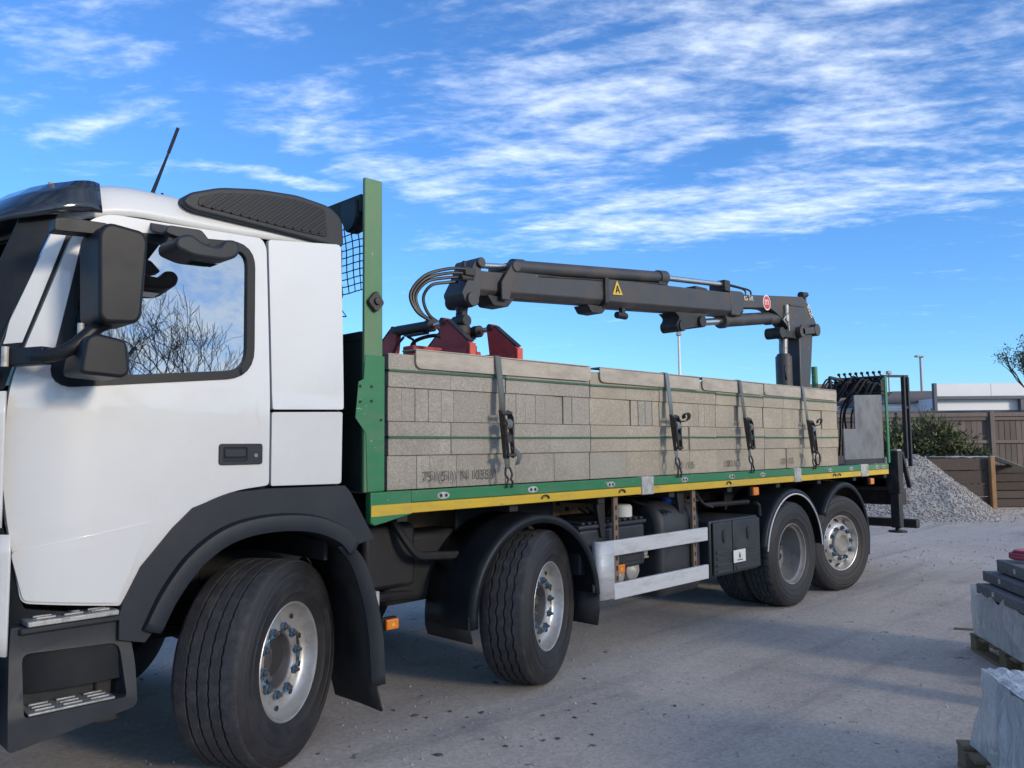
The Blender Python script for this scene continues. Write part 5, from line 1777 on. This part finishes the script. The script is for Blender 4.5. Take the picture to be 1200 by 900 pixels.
# column
cl = part('crane_column', 'crane', crane, lambda b: b.add(
    [(8.20, 1.14, 1.70), (8.38, 1.14, 1.70), (8.38, 1.38, 1.70), (8.20, 1.38, 1.70), (8.22, 1.14, 3.12), (8.64, 1.14, 3.16), (8.64, 1.38, 3.16), (8.22, 1.38, 3.12)],
    [(0, 3, 2, 1), (4, 5, 6, 7), (0, 1, 5, 4), (1, 2, 6, 5), (2, 3, 7, 6), (3, 0, 4, 7)]), bevel=.015)
part('column_pin', 'crane', cl, lambda b: (b.cyl((8.66, 1.08, 3.16), (8.66, 1.44, 3.16), .085, n=20), b.bar((8.22, 1.115, 3.10), (8.66, 1.115, 3.16), .05, .09, (0, 0, 1)), b.cyl((8.22, 1.09, 3.095), (8.22, 1.44, 3.095), .075, n=20)), bevel=.006)
part('lift_cylinder', 'crane', cl, lambda b: (b.cyl((7.98, 1.26, 1.55), (7.98, 1.26, 2.755), .105, n=22), b.cyl((7.98, 1.26, 2.755), (7.98, 1.26, 2.79), .095, .08, n=22)), smooth=40)
part('lift_piston', 'nut', cl, lambda b: b.cyl((7.98, 1.26, 2.79), (8.0, 1.26, 3.06), .058, n=18), smooth=40)
part('piston_block', 'craneblack', cl, lambda b: (b.bar((7.72, 1.25, 3.045), (8.25, 1.25, 3.06), .17, .11), b.cyl((7.75, 1.14, 3.045), (7.75, 1.37, 3.045), .075, n=18)), bevel=.01)
part('grease_line', 'hose', cl, lambda b: b.tube(catmull([(7.86, 1.18, 2.62), (7.80, 1.16, 2.58), (7.82, 1.16, 2.48), (7.88, 1.18, 2.44)], 5), .012, 6))
# inner boom with elbow
ib = part('inner_boom', 'crane', crane, lambda b: b.prism(fillet([(6.55, 3.235), (6.55, 3.40), (8.42, 3.60), (8.60, 3.50), (8.86, 3.20), (8.80, 3.11), (8.42, 3.06), (8.02, 3.10), (7.86, 3.18), (7.70, 3.27), (7.50, 3.335), (7.28, 3.32)],
                                                         [.01, .01, .06, .06, .05, .05, .08, .05, .05, .08, .08, .05], 4), 1.165, 1.345), bevel=.012, seg=3)
part('boom_rib', 'crane', ib, lambda b: (b.bar((8.0, 1.158, 3.44), (8.45, 1.158, 3.47), .012, .02), b.bar((8.30, 1.158, 3.16), (8.42, 1.158, 3.12), .014, .10)), bevel=.003)
tx = text('Power to lift', .105, 'lettering', ib, (6.50, 1.162, 3.325), (R(90), R(-6), 0))
b = B()
cxl, czl = 7.38, 3.395
lg = part('logo_disc', 'lettering', ib, lambda b: b.cyl((cxl, 1.1645, czl), (cxl, 1.1615, czl), .098, n=32))
part('logo_centre', 'signred', ib, lambda b: b.cyl((cxl, 1.1612, czl), (cxl, 1.1595, czl), .083, n=32))
tx2 = text('m', .15, 'lettering', ib, (cxl - .062, 1.159, czl - .036), (R(90), R(-6), 0), 'logo_mark')
text('8520', .10, 'lettering', ib, (8.52, 1.160, 3.48), (R(90), R(52), 0))
part('boom_valve', 'galv', ib, lambda b: (b.cyl((7.86, 1.14, 3.30), (7.87, 1.14, 3.42), .028, n=10), b.box(7.83, 7.90, 1.12, 1.162, 3.20, 3.30), b.bar((7.88, 1.13, 3.20), (7.90, 1.13, 3.08), .02, .02), b.tube(catmull([(7.82, 1.13, 3.26), (7.76, 1.13, 3.21), (7.84, 1.13, 3.17)], 5), .010, 6)), bevel=.004)
part('boom_lamp', 'craneblack', ib, lambda b: (b.cyl((8.53, 1.2, 3.50), (8.55, 1.2, 3.64), .025, n=10), b.cyl((8.42, 1.2, 3.63), (8.60, 1.2, 3.655), .045, .035, n=12)))
# outer boom, sagging slightly towards its tip


def zb(x):
    return 2.862 + (x - 2.72) * (3.145 - 2.862) / 4.0


def boom_sec(b, x0, x1, hh, w, ch, dz=0.0):
    for_x = []
    for x in (x0, x1):
        z0 = zb(x) + dz
        for_x.append([(x, 1.25 - w + ch, z0), (x, 1.25 + w - ch, z0), (x, 1.25 + w, z0 + ch), (x, 1.25 + w, z0 + hh), (x, 1.25 - w, z0 + hh), (x, 1.25 - w, z0 + ch)])
    k = len(b.v)
    b.v += [Vector(p) for r_ in for_x for p in r_]
    b.f += [tuple(k + i for i in range(6)), tuple(k + 6 + i for i in reversed(range(6)))]
    b.f += [(k + i, k + 6 + i, k + 6 + (i + 1) % 6, k + (i + 1) % 6) for i in range(6)]


ob = part('outer_boom', 'crane', crane, lambda b: boom_sec(b, 4.05, 6.72, .275, .125, .055), bevel=.010)
ob.data.materials[0] = M['crane']
part('boom_end_plate', 'crane', ob, lambda b: b.prism([(6.42, 3.13), (6.40, 3.42), (6.66, 3.44), (6.74, 3.42), (6.62, 3.14)], 1.118, 1.382), bevel=.01)
ex1 = part('boom_extension', 'crane', crane, lambda b: boom_sec(b, 2.68, 4.10, .235, .107, .05, .018), bevel=.010)
part('extension_collar', 'craneblack', ex1, lambda b: boom_sec(b, 4.02, 4.075, .31, .14, .055, -.022), bevel=.01)
part('slide_shoe', 'craneblack', ex1, lambda b: b.prism(fillet([(3.80, 2.955), (4.10, 2.96), (4.02, 2.885), (3.86, 2.885)], .02, 3), 1.16, 1.34), bevel=.01)
ex2 = part('boom_extension', 'crane', crane, lambda b: boom_sec(b, 2.30, 2.80, .205, .090, .045, .030), bevel=.010)
part('slide_shoe', 'craneblack', ex2, lambda b: b.prism(fillet([(2.48, 2.88), (2.80, 2.885), (2.72, 2.80), (2.55, 2.80)], .02, 3), 1.16, 1.34), bevel=.01)
part('extension_collar', 'crane', ex2, lambda b: (b.prism([(2.60, 2.85), (2.60, 3.0), (2.74, 3.19), (2.82, 3.19), (2.73, 3.0), (2.69, 2.85)], 1.105, 1.13), b.prism([(2.60, 2.85), (2.60, 3.0), (2.74, 3.19), (2.82, 3.19), (2.73, 3.0), (2.69, 2.85)], 1.37, 1.395), b.cyl((2.77, 1.09, 3.155), (2.77, 1.41, 3.155), .048, n=14)), bevel=.006)
part('extension_cylinder', 'crane', ob, lambda b: (b.cyl((2.92, 1.20, 3.185), (5.02, 1.20, 3.395), .062, n=20), b.cyl((5.02, 1.20, 3.395), (5.16, 1.20, 3.408), .075, n=20), b.cyl((2.82, 1.20, 3.174), (2.94, 1.20, 3.187), .072, n=20)), smooth=40)
part('extension_cylinder', 'craneblack', ob, lambda b: b.cyl((3.1, 1.33, 3.23), (4.95, 1.33, 3.415), .05, n=16), smooth=40)
part('piston_rod', 'chrome', ob, lambda b: b.cyl((5.16, 1.20, 3.408), (6.34, 1.20, 3.495), .032, n=16), smooth=40)
part('piston_rod', 'chrome', ob, lambda b: b.cyl((2.40, 1.20, 3.125), (2.88, 1.20, 3.178), .026, n=14), smooth=40)
part('rod_clamp', 'craneblack', ob, lambda b: (b.box(6.33, 6.45, 1.14, 1.36, 3.41, 3.545), b.box(4.98, 5.14, 1.14, 1.30, 3.30, 3.345), b.box(5.75, 6.0, 1.18, 1.32, 3.36, 3.40)), bevel=.01)
pr_ = part('pipe_run', 'craneblack', ob, lambda b: (b.tube(catmull([(6.40, 1.16, 3.50), (6.7, 1.16, 3.50), (6.95, 1.16, 3.49), (6.97, 1.17, 3.42), (6.86, 1.17, 3.40)], 5), .012, 6), b.tube(catmull([(6.40, 1.26, 3.52), (6.75, 1.26, 3.53), (7.0, 1.26, 3.52), (7.02, 1.26, 3.44)], 5), .012, 6), b.tube([(3.1, 1.15, 3.12), (5.0, 1.15, 3.31)], .012, 6)))
tag(pr_, kind='stuff')
wp = part('warning_sign', 'signyellow', ob, lambda b: b.prism([(4.14, 3.085), (4.30, 3.10), (4.21, 3.235)], 1.117, 1.124))
part('warning_mark', 'black', ob, lambda b: (b.bar((4.19, 1.1155, 3.105), (4.213, 1.1155, 3.18), .002, .016), b.bar((4.25, 1.1155, 3.11), (4.213, 1.1155, 3.18), .002, .016), b.bar((4.195, 1.1155, 3.13), (4.24, 1.1155, 3.135), .002, .012)))
part('boom_hook', 'craneblack', ob, lambda b: (b.bar((4.34, 1.16, 2.98), (4.34, 1.16, 2.90), .05, .05), b.cyl((4.25, 1.16, 2.90), (4.40, 1.16, 2.90), .035, n=10)), bevel=.004)
# knuckle and boom cylinder
part('knuckle', 'craneblack', ob, lambda b: (b.prism(fillet([(5.26, 3.04), (5.36, 2.99), (5.28, 2.91), (5.31, 2.85), (5.40, 2.84), (5.47, 2.88), (5.70, 2.92), (5.83, 2.94), (5.82, 3.03), (5.95, 3.09)], [.01, .05, .05, .03, .04, .05, .05, .05, .05, .01], 4), 1.14, 1.36), b.cyl((5.76, 1.10, 2.982), (5.76, 1.40, 2.982), .066, n=18), b.cyl((5.38, 1.12, 2.90), (5.38, 1.38, 2.90), .062, n=18)), bevel=.008)
part('boom_piston', 'chrome', ob, lambda b: b.cyl((5.80, 1.25, 2.985), (6.46, 1.25, 3.077), .042, n=18), smooth=40)
part('boom_cylinder', 'crane', ob, lambda b: (b.cyl((6.44, 1.25, 3.075), (7.55, 1.25, 3.225), .078, n=22), b.cyl((6.38, 1.25, 3.067), (6.46, 1.25, 3.078), .09, n=22), b.cyl((7.52, 1.25, 3.21), (7.78, 1.25, 3.245), .08, n=18)), smooth=40)
# boom tip
part('boom_tip', 'crane', crane, lambda b: (b.prism(fillet([(2.20, 2.79), (2.17, 2.86), (2.24, 2.98), (2.30, 3.11), (2.34, 3.17), (2.40, 3.17), (2.38, 3.05), (2.37, 2.86), (2.34, 2.80), (2.28, 2.74)], .02, 3), 1.13, 1.37), b.cyl((2.365, 1.10, 3.13), (2.365, 1.40, 3.13), .042, n=14), b.cyl((2.27, 1.10, 2.81), (2.27, 1.40, 2.81), .06, n=14)), bevel=.010)
part('tip_fitting', 'craneblack', crane, lambda b: (b.box(2.19, 2.30, 1.11, 1.2, 3.0, 3.07), b.cyl((2.20, 1.14, 3.04), (2.20, 1.14, 3.12), .02, n=8), b.cyl((2.17, 1.15, 2.98), (2.30, 1.15, 2.99), .03, n=8)), bevel=.008)
rt_ = part('rotator', 'craneblack', crane, lambda b: (b.cyl((2.27, 1.25, 2.76), (2.27, 1.25, 2.70), .055, .045, n=14), b.bar((2.27, 1.25, 2.72), (2.26, 1.25, 2.62), .09, .06), b.cyl((2.26, 1.17, 2.64), (2.26, 1.33, 2.64), .05, n=12), b.cyl((2.25, 1.25, 2.60), (2.25, 1.25, 2.53), .085, .095, n=18), b.cyl((2.25, 1.25, 2.53), (2.24, 1.25, 2.42), .095, .07, n=18)), bevel=.008)

# ------------------------------------------------------------------ block grab hanging on the boom tip
grab = thing('block_grab', 'dark red hydraulic block grab resting on the load below the boom tip', 'block grab', (2.2, 1.25, 2.2))
JX = (1.85, 2.35)
part('grab_beam', 'grabred', grab, lambda b: (b.box(1.74, 2.46, 1.22, 1.36, 2.30, 2.40), b.box(2.12, 2.36, 1.16, 1.36, 2.34, 2.44)), bevel=.01)
for i, x in enumerate(JX):
    part('grab_arm', 'grabred', grab, lambda b: b.prism([(.70, 2.24), (.70, 2.335), (.93, 2.345), (1.60, 2.345), (1.86, 2.335), (1.86, 2.24)], x - .035, x + .035, 'x'), bevel=.006)
    for s in (1, -1):
        f = (lambda y: y) if s == 1 else (lambda y: 2.56 - y)
        jw = part('grab_jaw', 'grabred', grab, lambda b: b.prism([(f(1.015), 2.555), (f(.985), 2.59), (f(.945), 2.59), (f(.91), 2.555), (f(.675), 2.375), (f(.675), 2.20), (f(.96), 2.20), (f(.985), 2.36)], x - .026, x + .026, 'x'), bevel=.006)
        part('jaw_face', 'grabbright', jw, lambda b: b.box(x - .030, x + .030, min(f(.656), f(.673)), max(f(.656), f(.673)), 2.19, 2.372), bevel=.003)
        part('jaw_cap', 'craneblack', jw, lambda b: b.bar((x, f(.925), 2.573), (x, f(.675), 2.388), .056, .012), bevel=.003)
        part('jaw_pin', 'craneblack', jw, lambda b: b.cyl((x - .04, f(.97), 2.565), (x + .04, f(.97), 2.565), .028, n=12))
    cyl_ = part('jaw_cylinder', 'craneblack', grab, lambda b: (b.cyl((x, 1.57, 2.555), (x, 1.14, 2.553), .042, n=16), b.cyl((x, 1.18, 2.553), (x, 1.12, 2.552), .05, n=16), b.box(x - .03, x + .03, 1.2, 1.45, 2.495, 2.51)), smooth=40)
    part('jaw_piston', 'chrome', cyl_, lambda b: b.cyl((x, 1.12, 2.552), (x, .97, 2.56), .022, n=12), smooth=40)
b = B()
for k, (y0, dx) in enumerate(((1.12, 0), (1.15, .05), (1.18, .10), (1.21, .2))):
    b.tube(catmull([(2.19, y0, 3.05 - .03 * k), (2.03 + dx * .3, y0 + .02, 3.03 - .03 * k), (1.82 + dx * .7, y0 + .06, 2.95 - .015 * k), (1.71 + dx, y0 + .10, 2.80), (1.76 + dx, y0 + .08, 2.66), (1.89 + dx, y0 + .02, 2.57), (1.99 + dx, y0 + .02, 2.47), (2.12, y0 + .05, 2.40)], 7), .0135, 7)
b.tube(catmull([(1.95, 1.55, 2.36), (1.90, 1.4, 2.46), (2.02, 1.25, 2.50), (2.14, 1.22, 2.42)], 7), .016, 7)
b.tube(catmull([(1.86, 1.5, 2.50), (1.80, 1.52, 2.42), (1.78, 1.55, 2.33)], 7), .011, 7)
b.tube(catmull([(1.86, 1.45, 2.50), (1.93, 1.45, 2.46), (1.93, 1.45, 2.33)], 7), .011, 7)
b.build('grab_hose', 'hose', grab, fix=False)

# ------------------------------------------------------------------ block packs
Z0, CH = 1.3575, .2015
YF = .115
bounds = [.675, 1.645, 2.53, 3.43, 4.31, 5.19, 6.04, 6.90]
labels = ['frontmost pack of grey concrete blocks, next to the green headboard', 'second pack of concrete blocks back from the headboard, right of the first strap',
          'third block pack from the headboard, crossed by the second strap', 'fourth block pack from the headboard, middle of the load',
          'fifth block pack from the headboard, between the third and fourth straps', 'sixth block pack from the headboard, crossed by the fourth strap', 'rearmost pack of concrete blocks in sunlit grey, beside the grey rear plate']
# 'e' = a block seen end on, 'L' = a block seen along its length, listed from the bottom course up
pats = [('eeeeeeeee', 'LL', 'eeeeeL', 'LL'), ('eLL', 'LL', 'eeeeeeeee', 'LL'), ('LL', 'LL', 'Leeeee', 'LL'), ('LL', 'LL', 'eLeeee', 'LL'),
        ('LL', 'LL', 'LeeeL', 'LL'), ('LeL', 'LL', 'Leeeee', 'LL'), ('LL', 'LL', 'eLL', 'LL')]
UN = {'e': 1.0, 'L': 4.4}
meshes = {}
rs = random.Random(17)


def block_mesh(w, d, h, mt='block'):
    key = (round(w, 2), round(d, 2), round(h, 3), mt)
    if key in meshes:
        return meshes[key]
    b = B()
    b.box(-key[0] / 2, key[0] / 2, 0, d, 0, h)
    o = b.build('tmp', mt, None, origin=(0, 0, 0))
    bm = bmesh.new()
    bm.from_mesh(o.data)
    bmesh.ops.bevel(bm, geom=bm.edges[:], offset=.002, segments=1, affect='EDGES')
    bm.to_mesh(o.data)
    bm.free()
    me = o.data
    me.name = 'block'
    me.polygons.foreach_set('use_smooth', [False] * len(me.polygons))
    bpy.data.objects.remove(o)
    meshes[key] = me
    return me


for i in range(7):
    x0, x1 = bounds[i] + .002, bounds[i + 1] - .004
    t = thing('block_pack', labels[i], 'block pack', ((x0 + x1) / 2, 1.25, Z0), group='packs of concrete blocks on the lorry bed')
    sx = rs.uniform(-.003, .003)
    b = B()
    for c in range(4):
        tot = sum(UN[k] for k in pats[i][c])
        x = x0
        off = (-.004 if c in (1, 3) else .004) + rs.uniform(-.002, .002)
        for k in pats[i][c]:
            w = (x1 - x0) * UN[k] / tot
            me = block_mesh(w - (.0010 if rs.random() > .14 else .005), .42 if k == 'e' else .10, CH - .003, 'block' if i < 2 or (i == 2 and rs.random() < .5) else 'blocksunlit')
            o = bpy.data.objects.new('block', me)
            col.objects.link(o)
            o.parent = t
            jog = rs.uniform(-.0025, .0025) + (.012 if rs.random() < .08 else 0)
            o.location = Vector((x + w / 2, YF + off + jog, Z0 + CH * c)) - wloc(t)
            x += w
        # blocks deeper in the pack
        yy = YF + .44 if 'e' in pats[i][c] else YF + .112
        if 'e' in pats[i][c] and 'L' in pats[i][c]:
            x = x0
            for k in pats[i][c]:
                w = (x1 - x0) * UN[k] / tot
                if k == 'L':
                    b.box(x + .003, x + w - .003, YF + .118, YF + .432, Z0 + CH * c + .001, Z0 + CH * c + CH - .003)
                x += w
        while yy < 2.30:
            dd = min(.44, 2.385 - yy)
            b.box(x0 + .006, x1 - .006, yy, yy + dd - .004, Z0 + CH * c + .001, Z0 + CH * c + CH - .003)
            yy += dd
    core = b.build('blocks_behind', 'block', t)
    tag(core, kind='stuff')
    for z, nm in ((Z0 + CH * 3.46, 0), (Z0 + CH * 1.5, 1)):
        za, zb_ = z + rs.uniform(-.006, .006), z + rs.uniform(-.006, .006)
        part('strapping_band', 'band', t, lambda b: (b.add([(x0, YF - .014, za), (x1, YF - .014, zb_), (x1, YF - .014, zb_ + .013), (x0, YF - .014, za + .013), (x0, YF - .012, za), (x1, YF - .012, zb_), (x1, YF - .012, zb_ + .013), (x0, YF - .012, za + .013)],
                                                         [(0, 1, 2, 3), (7, 6, 5, 4), (0, 4, 5, 1), (1, 5, 6, 2), (2, 6, 7, 3), (3, 7, 4, 0)]),
                                                    b.box(x0 - .003, x0 - .001, YF - .012, 2.38, za, za + .013)))
    if i in (0, 3, 4, 5, 6):
        s_ = {0: "751(51) 'N 10550", 3: '100  115', 4: '100 115', 5: '100 115', 6: '115'}[i]
        text(s_, .085, 'ink', t, ({0: .93, 3: 3.62, 4: 4.42, 5: 5.50, 6: 6.30}[i], YF - .013, Z0 + .045), (R(90), 0, 0), 'stamp_lettering')['kind'] = 'stuff'
# edge boards under the straps
for i, (x0, x1, lab) in enumerate(((.87, 2.525, 'longest grey edge board on the load, nearest the headboard'), (2.635, 4.02, 'second grey edge board from the headboard, over the middle packs'), (4.07, 5.17, 'shortest grey edge board on the load, third from the headboard'), (5.19, 6.86, 'rearmost grey edge board, under the fourth strap'))):
    t = thing('edge_board', lab, 'edge protector', ((x0 + x1) / 2, .2, 2.09), group='edge boards along the top of the load')
    a, c = (2.078, 2.082) if i == 0 else (2.082, 2.078)
    part('face', 'protector', t, lambda b: b.prism(fillet([(x0, a), (x0, 2.190), (x1, 2.186), (x1, c)], [.05, .006, .006, .05], 5), YF - .021, YF - .009), bevel=.003)
    part('top_flange', 'protector', t, lambda b: b.box(x0, x1, YF - .021, YF + .12, 2.1905, 2.199), bevel=.003)

# ------------------------------------------------------------------ ratchet straps
for i, (x, lab, zt, zbm, mt) in enumerate(((1.545, 'grey ratchet strap nearest the headboard with its large open ratchet', 1.835, 1.53, 'strap'), (3.50, 'second ratchet strap from the headboard, webbing tail looped at its ratchet', 1.845, 1.56, 'strapblue'),
                                          (4.70, 'third ratchet strap from the headboard, without any looped tail', 1.845, 1.555, 'strap'), (6.0, 'rearmost ratchet strap, bluish webbing with a hanging loop at its hook', 1.84, 1.50, 'strapblue'))):
    t = thing('ratchet_strap', lab, 'strap', (x, .0, 1.36), group='ratchet straps over the block load')
    ytop, ybot = YF - .030, -.012

    def ys(z):
        return ytop + (ybot - ytop) * (2.20 - z) / (2.20 - 1.36) - .0
    w = .026
    b = B()
    rows = [[(x - w, 1.6, 2.204), (x + w, 1.6, 2.204)], [(x - w, YF - .015, 2.2045), (x + w, YF - .015, 2.2045)], [(x - w, YF - .027, 2.201), (x + w, YF - .027, 2.201)], [(x - w, ytop - .002, 2.19), (x + w, ytop - .002, 2.19)],
            [(x - w + .004, ys(2.0), 2.0), (x + w + .004, ys(2.0), 2.0)], [(x - w, ys(zt), zt), (x + w, ys(zt), zt)]]
    b.grid(rows)
    b.build('webbing', mt, t, solid=.003)
    b = B()
    b.grid([[(x - w, ys(zbm + .03), zbm + .03), (x + w, ys(zbm + .03), zbm + .03)], [(x - w * .8, ys(zbm - .07), zbm - .07), (x + w * .8, ys(zbm - .07), zbm - .07)]])
    b.build('webbing', mt, t, solid=.003)
    yr = lambda z: ys(z) - .012
    rc = part('ratchet', 'ratchet', t, lambda b: ([b.prism([(yr(zt) - .022, zt), (yr(zt) + .01, zt + .01), (yr(zt - .12) + .008, zt - .12), (yr(zbm) + .006, zbm), (yr(zbm) - .016, zbm), (yr(zt - .10) - .045, zt - .11), (yr(zt) - .050, zt - .04)], xx, xx + .005, 'x') for xx in (x - .040, x + .036)],
                                              [b.cyl((x - .048, yr(z) - .018, z), (x + .048, yr(z) - .018, z), r_, n=12) for z, r_ in ((zt - .015, .014), (zt - .085, .022), (zt - .15, .012), (zbm + .02, .012))]))
    part('ratchet_handle', 'ratchet', t, lambda b: (b.bar((x - .030, yr(zt - .1) - .038, zt - .10), (x - .026, yr(zbm) - .030, zbm + .015), .010, .018), b.bar((x + .030, yr(zt - .1) - .038, zt - .10), (x + .026, yr(zbm) - .030, zbm + .015), .010, .018), b.bar((x - .034, yr(zbm) - .032, zbm + .02), (x + .034, yr(zbm) - .032, zbm + .02), .018, .018), b.bar((x - .03, yr(zt - .16) - .034, zt - .18), (x + .03, yr(zt - .16) - .034, zt - .18), .012, .05)), bevel=.003)
    part('webbing_roll', mt, t, lambda b: b.cyl((x - .024, yr(zt - .085) - .018, zt - .085), (x + .024, yr(zt - .085) - .018, zt - .085), .034, n=16))
    part('hook', 'ratchet', t, lambda b: [b.tube(catmull([(x + s * .018, ys(zbm - .07), zbm - .06), (x + s * .030, ys(zbm - .10) - .006, zbm - .105), (x + s * .012, ys(zbm - .13) - .010, zbm - .135), (x + s * .024, ys(1.37) - .01, 1.375), (x + s * .024, -.012, 1.340)], 5), .0075, 6) for s in (-1, 1)])
    if i in (1, 3):
        zz = zt - .01
        part('webbing_tail', 'hose', t, lambda b: b.grid([[(x + .02 + .05 * math.sin(q * .5) + .012 * q / 2, yr(zz) - .05 - .05 * (1 - math.cos(q * .5)) * .4, zz - .01 + .035 * math.sin(q * .5 + 4.2)), (x + .065 + .05 * math.sin(q * .5) + .012 * q / 2, yr(zz) - .055 - .05 * (1 - math.cos(q * .5)) * .4, zz + .0 + .035 * math.sin(q * .5 + 4.2))] for q in range(12)]), solid=.003)
    if i == 3:
        part('webbing_loop', 'hose', t, lambda b: b.tube([(x + .04 + .055 * math.sin(q * .2618 * 2), yr(1.46) - .02 + .0 * q, 1.445 + .065 * math.cos(q * .2618 * 2)) for q in range(13)], .009, 6))
    if i == 0:
        part('webbing_tail', mt, t, lambda b: b.grid([[(x + .01, yr(1.55) - .02, 1.60), (x + .04, yr(1.55) - .03, 1.60)], [(x + .05, yr(1.5) - .035, 1.535), (x + .085, yr(1.5) - .045, 1.55)], [(x + .03, yr(1.5) - .03, 1.485), (x + .06, yr(1.5) - .04, 1.49)]]), solid=.004)
